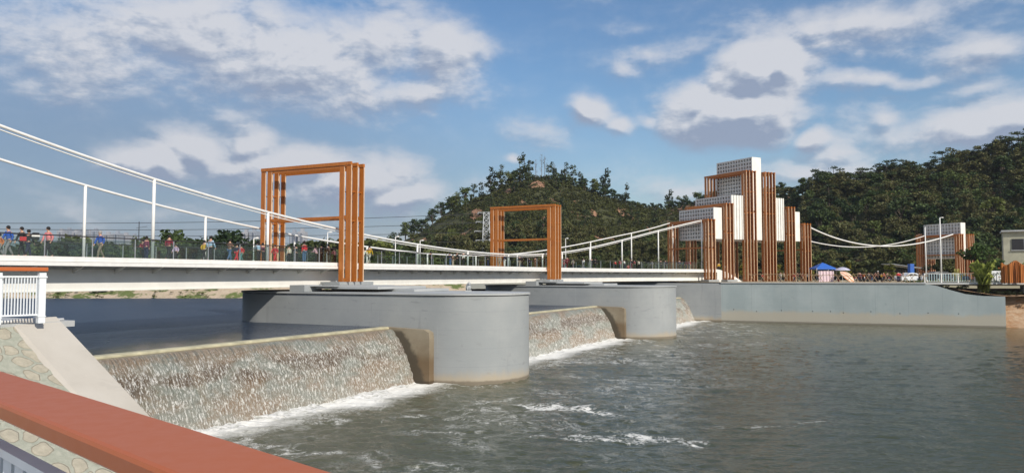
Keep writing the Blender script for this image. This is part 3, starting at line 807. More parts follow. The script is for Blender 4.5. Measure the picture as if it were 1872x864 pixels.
# plaza: paved
sheet('plaza', [tuple(along_q(.2)+QN*.7)[:2], tuple(along_q(27.6)+QN*.7)[:2], tuple(along_q(27.6)+QN*10)[:2], (110,150), (95,172), (30,165), (12,134)], -1.06, simple('sandy_paving', (.42,.34,.22), .9, 0, .2, .6, .4, 3.))
def strip(name, a, b, mat, jag=.25, n=40, kind='structure', rows=6):
    """sloping bank between polyline a (xyz) and b (xyz)"""
    def res(pl):
        pl = [Vector(p) for p in pl]; L = [0]
        for i in range(1, len(pl)): L.append(L[-1]+(pl[i]-pl[i-1]).length)
        out = []
        for k in range(n+1):
            d = L[-1]*k/n; i = max(0, min(len(pl)-2, int(np.searchsorted(L, d))-1)); out.append(pl[i].lerp(pl[i+1], (d-L[i])/(L[i+1]-L[i])))
        return out
    ra, rb = res(a), res(b); vs = []; fs = []
    for k in range(n+1):
        for r in range(rows+1):
            q = ra[k].lerp(rb[k], r/rows); j = jag*(0 if r in (0,) else 1)
            vs.append((q.x+random.uniform(-j,j), q.y+random.uniform(-j,j), q.z+random.uniform(-j,j)*.6))
    m = rows+1
    for k in range(n):
        for r in range(rows): fs.append((k*m+r, (k+1)*m+r, (k+1)*m+r+1, k*m+r+1))
    o = MB().add(vs, fs).build(name, mat, smooth=True); return tag(o, None, None, None, kind)
sh = [(x, y+6.5, -1.2) for x, y in shore[2:]]; shb = [(x, y-.5, ZC-.3) for x, y in shore[2:]]
def bankmat():
    m, t, b = new_mat('shore_sand_grass'); p = coord(t, 'World')
    n = noise(t, mapping(t, p, scale=(1,1,1.5)), .35, 6, .62); n2 = noise(t, p, 2.2, 6, .7)
    col = mix(t, n2.step(.3,.7), (.42,.33,.23), (.55,.45,.33))
    col = mix(t, (n*.65+n2*.35).step(.49,.55), col, (.12,.15,.04))
    link(t, col, b.inputs['Base Color']); b.inputs['Roughness'].default_value = .95
    link(t, bump(t, n2, .8, .2), b.inputs['Normal']); return m
M_bank = bankmat()
strip('shore_bank', sh, shb, M_bank, .22, 90)
# right dirt bank beyond the quay
b0 = along_q(37.05); b1 = b0 + Vector((22, -6, 0)); b2 = b0 + Vector((90, -55, 0))
strip('dirt_bank', [(b0.x-.3, b0.y+3.4, -2.7), (b1.x, b1.y+5, -2.4), (b2.x, b2.y+9, -2.2)], [(b0.x+.05, b0.y-.2, ZW-.4), (b1.x, b1.y-1, ZW-.4), (b2.x, b2.y-1, ZW-.4)], M_dirt, .22, 70, rows=8)
strip('bank_terrace', [(q27.x+.2, q27.y+3.4, -1.35), (q37.x, q37.y+8, -1.9), (b1.x, b1.y+11, -1.8), (b2.x, b2.y+16, -1.6)], [(q27.x+1, q27.y+.1, -1.5), (q37.x+.3, q37.y+.2, -2.85), (b1.x, b1.y+4.6, -2.6), (b2.x, b2.y+8, -2.4)], M_dirt, .15, 60)
# ------------------------------------------------------------------ left bank: stone revetment with concrete border
CC = Vector((-11.2, 19.0, 0)); ZP = -1.13; SL = .62
def revet_mat():
    m, t, b = new_mat('stone_revetment'); p = coord(t, 'Object')
    wv = noise(t, p, 1.4, 2, .5, out=1)
    vm = t.nodes.new('ShaderNodeVectorMath'); vm.operation = 'MULTIPLY_ADD'; t.links.new(wv.o, vm.inputs[0]); vm.inputs[1].default_value = (.35,.35,.2); t.links.new(p.o, vm.inputs[2])
    q = mapping(t, S(t, vm.outputs[0]), rot=(0,0,R(26.7)), scale=(2.5, 2.3, 1))
    v = t.nodes.new('ShaderNodeTexVoronoi'); v.voronoi_dimensions = '2D'; v.feature = 'DISTANCE_TO_EDGE'; v.inputs['Scale'].default_value = 1.0; v.inputs['Randomness'].default_value = .72; t.links.new(q.o, v.inputs['Vector'])
    v2 = t.nodes.new('ShaderNodeTexVoronoi'); v2.voronoi_dimensions = '2D'; v2.feature = 'F1'; v2.inputs['Scale'].default_value = 1.0; v2.inputs['Randomness'].default_value = .72; t.links.new(q.o, v2.inputs['Vector'])
    f1 = S(t, v2.outputs['Distance'])
    e = S(t, v.outputs[0]); n = noise(t, p, 8., 6, .65); nb = noise(t, p, 1.2, 4)
    stone = mix(t, n.step(.3,.7), (.34,.31,.24), (.44,.40,.31))
    stone = mix(t, nb.step(.5,.7)*.4, stone, (.34,.31,.25))
    mort = mix(t, n.step(.35,.7), (.30,.31,.25), (.39,.39,.32))
    inside = (f1 + (n-.5)*.10).step(.42, .45, 1, 0)*(e+(n-.5)*.05).step(.055, .085)
    line = inside*(1.0) * ((f1+(n-.5)*.10).step(.38, .425)._m('MAXIMUM', (e+(n-.5)*.05).step(.07,.11,1,0)))
    col = mix(t, inside, mort, stone); col = mix(t, line*.5, col, (.20,.17,.12))
    link(t, col, b.inputs['Base Color']); b.inputs['Roughness'].default_value = .9
    link(t, bump(t, n*.35 - line*.6 + inside*.35, .7, .05), b.inputs['Normal'])
    return m
def lb(k, bb, z=None):
    q = CC + U*k + B*bb; return (q.x, q.y, ZP-SL*k if z is None else z)
emb = MB(); vs = []; fs = []; na, nb_ = 40, 40
for i in range(na+1):
    for j in range(nb_+1):
        k = 11.0*i/na; bb = -28 + (28-1.05)*j/nb_; x, y, z = lb(k, bb); vs.append((x, y, z+random.uniform(-.012,.012)))
for i in range(na):
    for j in range(nb_): fs.append((i*(nb_+1)+j, (i+1)*(nb_+1)+j, (i+1)*(nb_+1)+j+1, i*(nb_+1)+j+1))
eo = MB().add(vs, fs).build('stone_embankment', revet_mat(), smooth=True); tag(eo, None, None, None, 'structure')
M_strip = concrete('bank_border_concrete', (.42,.385,.33), (.50,.465,.41), form=False, streak=.2)
vs = []; fs = []
for i in range(31):
    k = -.1+11.3*i/30
    for bb, dz in ((-1.1-.12*math.sin(i*.4), .0),(-1.08,.035),(0,.05),(.03,.0),(.05,-9)):
        x, y, z = lb(k, bb); vs.append((x, y, z+dz if dz > -5 else ZW-1))
for i in range(30):
    for j in range(4): fs.append((i*5+j, (i+1)*5+j, (i+1)*5+j+1, i*5+j+1))
so_ = MB().add(vs, fs).build('border_strip', M_strip); tag(so_, None, None, None, 'structure')
# platform slab and side wall going upstream
plat = [lb(.1, .35), lb(.1, -30), lb(-26, -30), lb(-26, .35)]
MB().prism([p[:2] for p in plat], ZP-.14, ZP+.005).build('bank_platform', M_cope); tag(bpy.data.objects['bank_platform'], None, None, None, 'structure')
wl = [lb(0, .02), lb(0, -.5), lb(-26, -.5), lb(-26, .02)]
tag(MB().prism([p[:2] for p in wl], ZW-1, ZP-.142).build('bank_side_wall', M_pier), None, None, None, 'structure')
# scraps lying on the platform edge
q = lb(-.25, -.35); rr = thing('cement_lump', 'lump of white cement lying on the platform edge by the white railing', 'cement lump', (q[0], q[1], ZP))
mb = MB(); mb.ball((q[0], q[1], ZP+.06), .17, .10, .075); mb.ball((q[0]-.16, q[1], ZP+.04), .09, .08, .05); mb.build('lump', M_white, rr, smooth=True)
a_, b_ = lb(-.12, -2.6), lb(-.05, .15)
tag(MB().tube([(a_[0], a_[1], ZP+.05), ((a_[0]+b_[0])/2, (a_[1]+b_[1])/2, ZP+.045), (b_[0], b_[1], ZP+.035)], .04).build('white_pipe', M_white, smooth=True), 'thin white pipe lying along the edge of the bank platform', 'pipe')
# white railing with brown handrail on the platform
M_brown = None
def brown():
    m, t, b = new_mat('brown_handrail_paint'); p = coord(t, 'World'); n = noise(t, p, 30, 5, .6); n1 = noise(t, p, .8, 3)
    link(t, mix(t, n1.step(.2,.8), (.45,.112,.025), (.46,.116,.027)), b.inputs['Base Color'])
    link(t, n.step(.3,.7,.42,.47), b.inputs['Roughness']); b.inputs['Specular IOR Level'].default_value = .5
    return m
M_brown = brown()
M_rwhite = simple('railing_white', (.74,.78,.82), .35, 0, .05, 6.)
RD = Vector((.605, .796, 0)); RN = Vector((-.796, .605, 0))
pe = at(74, 582, 18.2); pe = Vector((pe.x, pe.y, 0))
rroot = thing('bank_railing', 'white baluster railing with brown top rail on the stone bank platform', 'railing', (pe.x, pe.y, ZP))
def rail_unit(root, p_end, dvec, npan, plen, ztop, zb, wpost=.15, cap=True, nb=12, hw=.11, ht=.09, rpost=True, hov=.1):
    nvec = Vector((-dvec.y, dvec.x, 0))
    for i in range(npan+1):
        q = p_end - dvec*plen*i
        mb = MB(); mb.obox((q.x, q.y, (zb+ztop)/2-.02), dvec*wpost/2, nvec*wpost/2, (0,0,(ztop-zb)/2-.02))
        mb.obox((q.x, q.y, zb+.16), dvec*(wpost/2+.012), nvec*(wpost/2+.012), (0,0,.012)); mb.obox((q.x, q.y, ztop-.14), dvec*(wpost/2+.02), nvec*(wpost/2+.02), (0,0,.02))
        mb.build('post', M_rwhite, root, bevel=.006)
    for i in range(npan):
        a = p_end - dvec*(plen*i+wpost/2); b = p_end - dvec*(plen*(i+1)-wpost/2)
        for z in (zb+.20, ztop-.13):
            MB().bar((a.x, a.y, z), (b.x, b.y, z), .05, .04).build('rail', M_rwhite, root)
        for k in range(nb):
            q = a.lerp(b, (k+.5)/nb); MB().box(q.x-.011, q.x+.011, q.y-.011, q.y+.011, zb+.22, ztop-.15).build('baluster', M_rwhite, root)
    a = p_end + dvec*hov; b = p_end - dvec*(plen*npan+.1)
    MB().bar((a.x, a.y, ztop+ht/2), (b.x, b.y, ztop+ht/2), hw*2, ht).build('handrail', M_brown, root, bevel=.012)
rail_unit(rroot, pe, RD, 3, .92, .10, ZP+.005)
# the viewpoint railing in front of the camera
FD = Vector((-.734, .679, 0)); FN = Vector((.679, .734, 0))
froot = thing('viewpoint_railing', 'nearest railing with wide reddish-brown handrail crossing the lower left corner', 'railing', (0, 0, -1.4))
H = .265
def fr_pt(k, off, z):       # gently bowed rail
    bow = -.003*max(0, 2.1-k)**2
    q = FD*k + FN*(off+bow); return Vector((q.x, q.y, z))
hw0, hw1 = 1.735*H, 2.32*H; th = .127*H
prof = [(hw0+.008,-H),(hw1-.008,-H),(hw1,-H-.006),(hw1,-H-th*1.0),(hw1-.01,-H-th*1.12),(hw0+.006,-H-th*1.12),(hw0,-H-th*.95),(hw0-.002,-H-.008),(hw0+.001,-H-.002)]
ks = np.linspace(-1.6, 8, 60)
MB().sweep([(lambda v, z, k=k: tuple(fr_pt(k, v, z))) for k in ks], prof).build('handrail', M_brown, froot)
mid = (hw0+hw1)/2
MB().sweep([(lambda v, z, k=k: tuple(fr_pt(k, v, z))) for k in ks], [(mid-.045,-H-.118),(mid-.015,-H-.118),(mid-.015,-H-.136),(mid-.045,-H-.136)]).build('rail', M_rwhite, froot, bevel=0)
MB().sweep([(lambda v, z, k=k: tuple(fr_pt(k, v, z))) for k in ks], [(mid-.045,-1.22),(mid-.015,-1.22),(mid-.015,-1.255),(mid-.045,-1.255)]).build('rail', M_rwhite, froot)
for kp in (.93, 2.55, 4.2):
    q = fr_pt(kp, mid, 0); MB().obox((q.x, q.y, (-1.4-H-th*1.12)/2), FD*.045, FN*.045, (0,0,(1.4-H-th*1.12)/2)).build('post', M_rwhite, froot, bevel=.004)
for i in range(60):
    k = 1.05+i*.085
    if any(abs(k-kp) < .06 for kp in (.93, 2.55, 4.2)) or k > 5.5: continue
    q = fr_pt(k, mid-.03, 0); MB().box(q.x-.009, q.x+.009, q.y-.009, q.y+.009, -1.22, -H-.130).build('baluster', M_rwhite, froot)
vp = [FD*-4+FN*.75, FD*6.5+FN*.75, FD*6.5-FN*6, FD*-4-FN*6]
tag(MB().prism([(p.x, p.y) for p in vp], -1.60, -1.40).build('viewing_platform', M_cope), None, None, None, 'structure')
# ------------------------------------------------------------------ foliage
def leaf_mat(name, c1, c2, c3=None, scale=.12, wscale=None):
    m, t, b = new_mat(name); oi = t.nodes.new('ShaderNodeObjectInfo'); p = coord(t, 'World')
    n = noise(t, p, scale, 4, .6); n2 = noise(t, p, 1.1, 3, .6)
    r = S(t, oi.outputs['Random'])
    f = (n*.6 + r*.5 + n2*.35 - .22).clamp()
    col = mix(t, f.step(.3,.75), c1, c2)
    if c3: col = mix(t, (n2*.5+r*.5).step(.58,.78)*.8, col, c3)
    link(t, col, b.inputs['Base Color']); b.inputs['Roughness'].default_value = .65; b.inputs['Specular IOR Level'].default_value = .25
    tr = t.nodes.new('ShaderNodeBsdfTranslucent'); link(t, col, tr.inputs[0])
    mx = t.nodes.new('ShaderNodeMixShader'); mx.inputs[0].default_value = .22
    t.links.new(b.outputs[0], mx.inputs[1]); t.links.new(tr.outputs[0], mx.inputs[2]); t.links.new(mx.outputs[0], t.nodes['Material Output'].inputs[0])
    return m
L_broad = leaf_mat('broad_leaves', (.050,.076,.026), (.120,.160,.044), (.150,.165,.042))
L_pine = leaf_mat('pine_needles', (.036,.056,.024), (.080,.106,.038))
L_euc = leaf_mat('slender_leaves', (.036,.054,.022), (.085,.108,.038))
L_dark = leaf_mat('dark_leaves', (.032,.056,.020), (.070,.105,.032))
L_scrub = leaf_mat('scrub_leaves', (.036,.044,.016), (.088,.098,.025), (.090,.062,.026), .06)
L_under = leaf_mat('undergrowth_leaves', (.060,.080,.030), (.125,.155,.050), (.130,.105,.045), .05)
L_yel = leaf_mat('yellow_green_leaves', (.12,.13,.02), (.22,.20,.03))
L_palm = leaf_mat('palm_leaves', (.26,.30,.06), (.44,.43,.11), (.50,.42,.16), .8)
M_bark = simple('bark', (.10,.075,.055), .9, 0, .3, 2.)
M_deadw = simple('dead_wood', (.19,.165,.15), .9, 0, .2, 2.)
def quads(rg, cen, size, up=.35):
    """leaf clump quads at centres cen (n,3)"""
    n = len(cen); nrm = rg.normal(size=(n,3)); nrm[:,2] = np.abs(nrm[:,2])+up; nrm /= np.linalg.norm(nrm, axis=1)[:,None]
    a = np.cross(nrm, rg.normal(size=(n,3))); a /= np.linalg.norm(a, axis=1)[:,None]; b = np.cross(nrm, a)
    s = size*(.6+.8*rg.random(n))[:,None]; a = a*s; b = b*s*(.45+.4*rg.random(n))[:,None]
    v = np.stack([cen-a-b*.3, cen+a*.2-b, cen+a+b*.2, cen-a*.1+b], 1).reshape(-1,3)
    return v
LQ = 1
def mesh_quads(name, v, mat):
    me = bpy.data.meshes.new(name); n = len(v)//4
    me.vertices.add(len(v)); me.vertices.foreach_set('co', v.astype(np.float32).ravel())
    me.loops.add(n*4); me.loops.foreach_set('vertex_index', np.arange(n*4, dtype=np.int32))
    me.polygons.add(n); me.polygons.foreach_set('loop_start', np.arange(0, n*4, 4, dtype=np.int32)); me.polygons.foreach_set('loop_total', np.full(n, 4, dtype=np.int32))
    me.update(); me.validate(); me.materials.append(mat); return me
def clump(rg, c, r, flat, n):
    d = rg.normal(size=(n,3)); d /= np.linalg.norm(d, axis=1)[:,None]; rr = rg.random(n)**.45
    d = d*rr[:,None]*r*np.array([1,1,flat]); d[:,2] *= np.where(d[:,2] < 0, .6, 1); return d+np.array(c)
def gen_tree(kind, seed, H, leaf=.30, dens=1.0):
    """returns (crown verts (quads), trunk MB) in local space, height H"""
    rg = np.random.default_rng(seed); rn = random.Random(seed); tb = MB(); cs = []
    def limb(a, b, r0, r1, bend=.12):
        a, b = Vector(a), Vector(b); m = a.lerp(b, .5)+Vector((rn.uniform(-1,1), rn.uniform(-1,1), rn.uniform(-.3,.6)))*(b-a).length*bend
        tb.tube([a, m, b], [r0, (r0+r1)/2, r1], 5, caps=False)
    if kind == 'broad':
        top = .55*H; lean = Vector((rn.uniform(-.06,.06)*H, rn.uniform(-.06,.06)*H, 0))
        limb((0,0,-.5), lean+Vector((0,0,top)), .035*H, .018*H, .05)
        for i in range(17):
            an = rn.uniform(0, 6.28); rr = rn.uniform(.08,.36)*H; z = rn.uniform(.22,.90)*H; k = 1-abs(z/H-.52)*1.2
            c = (lean.x+math.cos(an)*rr*k, lean.y+math.sin(an)*rr*k, z); limb(lean*.7+Vector((0,0,rn.uniform(.25,.5)*H)), c, .014*H, .004*H)
            r = rn.uniform(.11,.19)*H; cs.append(clump(rg, c, r, .72, int(46*dens)))
    elif kind == 'pine':
        lean = Vector((rn.uniform(-.1,.1)*H, rn.uniform(-.06,.06)*H, 0))
        limb((0,0,-.5), lean+Vector((0,0,.9*H)), .026*H, .010*H, .05)
        for i in range(12):
            an = rn.uniform(0, 6.28); z = rn.uniform(.38,.97)*H; rr = rn.uniform(.05,.36)*H*(1.15-(z/H-.5))
            c = (lean.x*z/H+math.cos(an)*rr, lean.y*z/H+math.sin(an)*rr, z); limb(lean*(z/H)+Vector((0,0,z-.09*H)), c, .010*H, .004*H)
            cs.append(clump(rg, c, rn.uniform(.13,.21)*H, .36, int(50*dens)))
        cs.append(clump(rg, (lean.x, lean.y, .95*H), .2*H, .35, int(60*dens)))
    elif kind == 'euc':
        lean = Vector((rn.uniform(-.05,.05)*H, 0, 0)); limb((0,0,-.5), lean+Vector((0,0,.95*H)), .018*H, .006*H, .02)
        for i in range(16):
            an = rn.uniform(0, 6.28); z = rn.uniform(.20,.98)*H; rr = rn.uniform(.03,.16)*H*(1.3-(z/H-.4))
            c = (lean.x*z/H+math.cos(an)*rr, math.sin(an)*rr, z); limb(lean*(z/H)+Vector((0,0,z-.1*H)), c, .006*H, .003*H)
            cs.append(clump(rg, c, rn.uniform(.06,.12)*H, 1.1, int(34*dens)))
    elif kind == 'round':
        limb((0,0,-.3), (0,0,.5*H), .03*H, .015*H, .03)
        for i in range(15):
            an = rn.uniform(0, 6.28); el_ = rn.uniform(-.2,1.3); rr = .36*H
            c = (math.cos(an)*math.cos(el_)*rr, math.sin(an)*math.cos(el_)*rr, .48*H+math.sin(el_)*.38*H)
            cs.append(clump(rg, c, rn.uniform(.13,.2)*H, .8, int(46*dens)))
    elif kind == 'dead':
        limb((0,0,-.5), (rn.uniform(-.03,.03)*H,0,H), .012*H, .003*H, .02)
        for i in range(16):
            z = rn.uniform(.35,.95)*H; an = rn.uniform(0,6.28); l = rn.uniform(.08,.2)*H*(1.2-z/H)*1.6
            limb((0,0,z), (math.cos(an)*l*.6, math.sin(an)*l*.6, z+l), .005*H, .002*H)
        cs.append(clump(rg, (0,0,.75*H), .14*H, 1.6, 14))
    return quads(rg, np.concatenate(cs), leaf), tb
CNT = {}
def proto_tree(kind, seed, H, mat, leaf=.30, dens=1.0):
    v, tb = gen_tree(kind, seed, H, leaf, dens); nm = {'broad':'broadleaf_tree','pine':'pine_tree','euc':'eucalyptus_tree','round':'bushy_tree','dead':'bare_tree'}[kind]
    return dict(name=nm, crown=mesh_quads('crown', v, mat), trunk=tb, tm=None, kind=kind, H=H, v=v)
def place_tree(pr, loc, rz, sc, label, group, cat='tree'):
    if pr['tm'] is None:
        o = pr['trunk'].build('trunk', M_deadw if pr['kind'] == 'dead' else M_bark); pr['tm'] = o.data; bpy.data.objects.remove(o)
    root = thing(pr['name'], label, cat, loc, group); root.rotation_euler = (0,0,rz); root.scale = (sc*random.uniform(.9,1.12), sc*random.uniform(.9,1.12), sc)
    for nm, me in (('trunk', pr['tm']), ('crown', pr['crown'])):
        o = bpy.data.objects.new(nm, me); COL.objects.link(o); o.parent = root
    return root
PB = [proto_tree('broad', 11+i, 8, L_broad, .27, 1.5) for i in range(4)]
PP = [proto_tree('pine', 31+i, 10, L_pine, .28, 1.5) for i in range(5)]
PE = [proto_tree('euc', 51+i, 9, L_euc, .30) for i in range(4)]
PR = [proto_tree('round', 71+i, 6, L_dark, .25, 1.6) for i in range(3)]
PD = [proto_tree('dead', 91+i, 10, L_euc, .16) for i in range(3)]
# ------------------------------------------------------------------ hills
RIDGE = [(540,503),(600,493),(660,478),(700,462),(735,438),(780,418),(820,386),(860,368),(900,350),(940,330),(985,322),(1020,329),(1060,343),(1100,357),(1150,374),(1200,380),(1250,376),(1300,370),(1350,366),(1400,364),(1440,356),(1480,352),(1510,346),(1560,342),(1620,332),(1680,328),(1720,320),(1780,308),(1830,292),(1872,280),(1950,268),(2100,255),(2500,262),(2900,330)]
RD_D = [(540,300),(700,320),(1200,330),(1400,290),(1500,250),(1872,230),(2900,210)]
FT_D = [(540,215),(900,200),(1200,200),(1400,192),(1600,182),(1872,168),(2900,150)]
def itp(tab, x): return float(np.interp(x, [a for a, _ in tab], [b for _, b in tab]))
def hill(px, tt, lump=True):
    d0_, d1_ = itp(FT_D, px), itp(RD_D, px); d = d0_+(d1_-d0_)*tt; zr = at(px, itp(RIDGE, px), d1_).z
    if tt <= 1: k = max(0, tt); k = k**1.15*(1-.12*math.sin(math.pi*k))
    else: k = 1-(tt-1)**1.5*.9
    x = (px-936)/1400*d
    z = -1.3+(zr+1.3)*k
    if lump: z += (math.sin(x*.11+d*.07)+math.sin(x*.23-d*.19+1.3))*.8*min(1, max(0, tt*3))*(1 if abs(tt-1) > .12 else .3)
    return Vector((x, d, z))
def hill_mat():
    m, t, b = new_mat('hill_ground'); p = coord(t, 'World')
    n = noise(t, p, .055, 5, .6); n2 = noise(t, p, .5, 6, .65)
    col = mix(t, n2.step(.3,.7), (.030,.036,.014), (.072,.074,.024))
    col = mix(t, (n*.7+n2*.3).step(.56,.60), col, (.24,.13,.075))
    link(t, col, b.inputs['Base Color']); b.inputs['Roughness'].default_value = 1
    link(t, bump(t, n2, 1., .6), b.inputs['Normal']); return m
mb = MB(); vs = []; fs = []; pxs = list(range(540, 2901, 12)); tts = [-.06+i*.04 for i in range(42)]
for px in pxs:
    for q in tts: vs.append(tuple(hill(px, q)))
m_ = len(tts)
for i in range(len(pxs)-1):
    for j in range(m_-1): fs.append((i*m_+j, (i+1)*m_+j, (i+1)*m_+j+1, i*m_+j+1))
tag(mb.add(vs, fs).build('hills', hill_mat(), smooth=True), None, None, None, 'structure')
# bare reddish soil scars on the left hill (thin irregular ground patches lying on the slope)
SCARS = [(985,338,34),(955,372,26),(870,398,30),(1000,408,26),(1135,388,20),(1155,398,18),(1085,392,18),(1190,420,20),(1198,452,34),(1262,366,60),(845,432,22),(1000,428,18),(930,350,16),(1100,424,16)]
# ---- scatter
used = []
def spot(px, tt): return hill(px, tt)
n_ind = 0
# skyline trees of the left hill
sky_l = [(742,'b',1.1),(757,'b',.95),(771,'r',1.1),(790,'b',1.0),(806,'b',.95),(823,'b',1.15),(836,'b',1.0),(850,'b',1.05),(866,'e',.8),(880,'e',.85),(897,'e',1.15),(903,'e',.95),(916,'e',1.2),(930,'b',.9),(942,'b',.85),(951,'e',1.2),(960,'e',1.25),(968,'e',1.1),(980,'d',1.0),(990,'d',1.12),(996,'d',1.0),(1003,'e',.8),(1011,'e',1.0),(1014,'d',.9),(1022,'b',.7),(1034,'e',1.05),(1041,'b',.8),(1049,'e',1.0),(1062,'e',.9),(1070,'b',.8),(1087,'b',.9),(1096,'r',1.0),(1107,'e',1.35),(1118,'r',.9),(1132,'r',.8),(1144,'e',1.1),(1158,'r',.6),(1169,'b',.45),(1178,'r',.5),(1192,'r',.6),(1205,'r',.6),(1224,'e',.95),(1233,'r',.7),(1247,'b',.8),(1262,'r',.6),(1276,'b',.9),(1290,'r',.9),(1303,'r',.8),(725,'b',1.0),(712,'b',.9),(698,'r',1.0)]
for px, k, sc in sky_l:
    pr = random.choice({'b':PB,'e':PE,'d':PD,'r':PR}[k]); q = spot(px, .985)
    lab = {'b':'dark spreading broadleaf tree on the skyline of the left hill','e':'tall slender tree with thin clumps on the skyline of the left hill','d':'bare thin grey tree among the group on the peak of the left hill','r':'low rounded dark tree on the skyline of the left hill'}[k]
    place_tree(pr, (q.x, q.y, q.z-1.1), random.uniform(0,6.28), sc*random.uniform(.95,1.15), lab, 'skyline trees of the left hill'); n_ind += 1
# right hill skyline pines
px = 1418
while px < 1900:
    q = spot(px, .98+random.uniform(-.03,.03)); big = 1 if px > 1500 else .62
    if px < 1490: place_tree(random.choice(PR+PB), (q.x, q.y, q.z-.4), random.uniform(0,6.28), .85*random.uniform(.8,1.1), 'leafy tree on the low left shoulder of the right hill skyline', 'skyline trees of the right hill')
    else: place_tree(random.choice(PP), (q.x, q.y, q.z-.4), random.uniform(0,6.28), random.uniform(.55,.80), 'dark flat-topped pine on the skyline of the right hill', 'skyline trees of the right hill')
    n_ind += 1; px += random.uniform(8, 15)
# trees on the slopes
def slope_trees(n, p0, p1, t0, t1, protos, smin, smax, label, group, mind=4.):
    global n_ind
    k = 0; tries = 0
    while k < n and tries < n*40:
        tries += 1; px = random.uniform(p0, p1); tt = t0+(t1-t0)*random.random()**.8; q = spot(px, tt)
        if any((q-u).length < mind for u in used): continue
        used.append(q); place_tree(random.choice(protos), (q.x, q.y, q.z-.3), random.uniform(0,6.28), random.uniform(smin, smax), label, group); k += 1; n_ind += 1
slope_trees(44, 760, 1290, .05, .93, PE, .6, 1.0, 'slender tree standing on the scrubby slope of the left hill', 'slope trees of the left hill', 6)
slope_trees(26, 740, 1290, .02, .5, PR+PB, .55, .9, 'rounded dark tree standing on the slope of the left hill', 'slope trees of the left hill', 6)
slope_trees(60, 1420, 1900, .02, .90, PR+PB, .8, 1.35, 'dense leafy tree in the wooded slope of the right hill', 'slope trees of the right hill', 5.5)
slope_trees(14, 1480, 1900, .55, .93, PP, .6, .85, 'dark pine rising among the leafy trees of the right hill', 'slope trees of the right hill', 5.5)
# the rest of the wood and the scrub: one object each
def scatter_stuff(name, n, zones, protos_v, mat, smin, smax, seed):
    rg = np.random.default_rng(seed); out = []
    for i in range(n):
        z = zones[int(rg.integers(len(zones)))]; px = rg.uniform(z[0], z[1]); tt = z[2]+(z[3]-z[2])*rg.random()
        q = hill(px, tt); v = protos_v[int(rg.integers(len(protos_v)))]; a = rg.uniform(0, 6.28); s = rg.uniform(smin, smax)
        sub = v.reshape(-1,4,3); 
        ca, sa = math.cos(a), math.sin(a); w_ = sub.reshape(-1,3)
        w2 = np.stack([w_[:,0]*ca-w_[:,1]*sa, w_[:,0]*sa+w_[:,1]*ca, w_[:,2]], 1)*s+np.array([q.x, q.y, q.z-.2]); out.append(w2)
    me = mesh_quads(name, np.concatenate(out), mat); o = bpy.data.objects.new(name, me); COL.objects.link(o)
    return o
lowv = [gen_tree('round', 200+i, 6, .50, .42)[0] for i in range(4)]
bigv = [gen_tree('broad', 210+i, 8, .29, 1.25)[0] for i in range(4)] + [gen_tree('round', 220+i, 6.5, .29, 1.25)[0] for i in range(3)]
def shrub(seed, H=1.8):
    rg = np.random.default_rng(seed); return quads(rg, np.concatenate([clump(rg, (rg.normal()*.6, rg.normal()*.6, .5), .9, .8, 16) for _ in range(3)]), .27)
shv = [shrub(300+i) for i in range(6)]
tag(scatter_stuff('woodland', 800, [(1420,1960,.0,.97),(1420,1960,.0,.97),(1480,1960,.85,1.2),(1290,1450,.0,.97),(1290,1420,.3,.97),(740,1300,.0,.45)], bigv, L_under, .55, 1.05, 5), 'dense dark woodland covering the right hill', 'woodland', None, 'stuff')
tag(scatter_stuff('scrub', 3600, [(700,1330,.0,1.0),(760,1330,.2,1.0),(860,1200,.5,1.03)], shv, L_scrub, .7, 1.5, 6), 'olive green scrub and ferns covering the left hill', 'scrub', None, 'stuff')
tag(scatter_stuff('foot_woodland', 150, [(640,1500,-.02,.10),(1500,1960,-.03,.04)], lowv, L_under, .5, .95, 8), 'dark bushy growth along the foot of both hills', 'undergrowth', None, 'stuff')
# reddish bare patches
M_scar = simple('bare_red_soil', (.30,.165,.10), 1, 0, .25, .4)
for i, (px, py, wd) in enumerate(SCARS):
    # walk up the slope until it is seen at this height
    best = min(np.linspace(.02, 1.0, 90), key=lambda q: abs(proj(*hill(px, q, True))[1]-py)); vs = []; n = 12
    c = hill(px, best)
    vs.append(tuple(c+Vector((0,-.1,1.1))))
    for k in range(n):
        a = 2*math.pi*k/n; rr = random.uniform(.55,1.1); vx = math.cos(a)*wd*.45*rr; dt = math.sin(a)*.035*rr*(wd/22)
        q = hill(px+vx, min(1.0, max(0, best+dt))); vs.append((q.x, q.y-.1, q.z+.55+random.uniform(-.15,.15)))
    tag(MB().add(vs, [(0, 1+k, 1+(k+1)%n) for k in range(n)]).build('bare_soil', M_scar, smooth=True), None, None, None, 'structure')
# ------------------------------------------------------------------ far shore, left of the hill
def shore_y(x): return float(np.interp(x, [-260,-150,-90,-62,-44,-30,-8], [128,120,117,115.5,116.5,121,131]))
random.seed(21)
for i in range(112):
    px = random.uniform(-30, 745); d = random.uniform(135, 185); x = (px-936)/1400*d
    prof_ = float(np.interp(px, [-40,60,130,180,220,262,285,300,335,350,400,420,440,480,520,600,640,700,745], [445,443,441,440,437,424,415,414,413,432,434,420,430,437,440,442,440,436,440]))
    h = ((503-prof_)*d/1400+1.2)*random.uniform(.72,1.08)
    pr = random.choice(PB+PR+PB+PE if i % 3 else PR+PB)
    place_tree(pr, (x, d, -1.3), random.uniform(0,6.28), h/pr['H'], 'dark tree in the row beyond the far shore seen through the bridge railing', 'trees beyond the far shore'); n_ind += 1
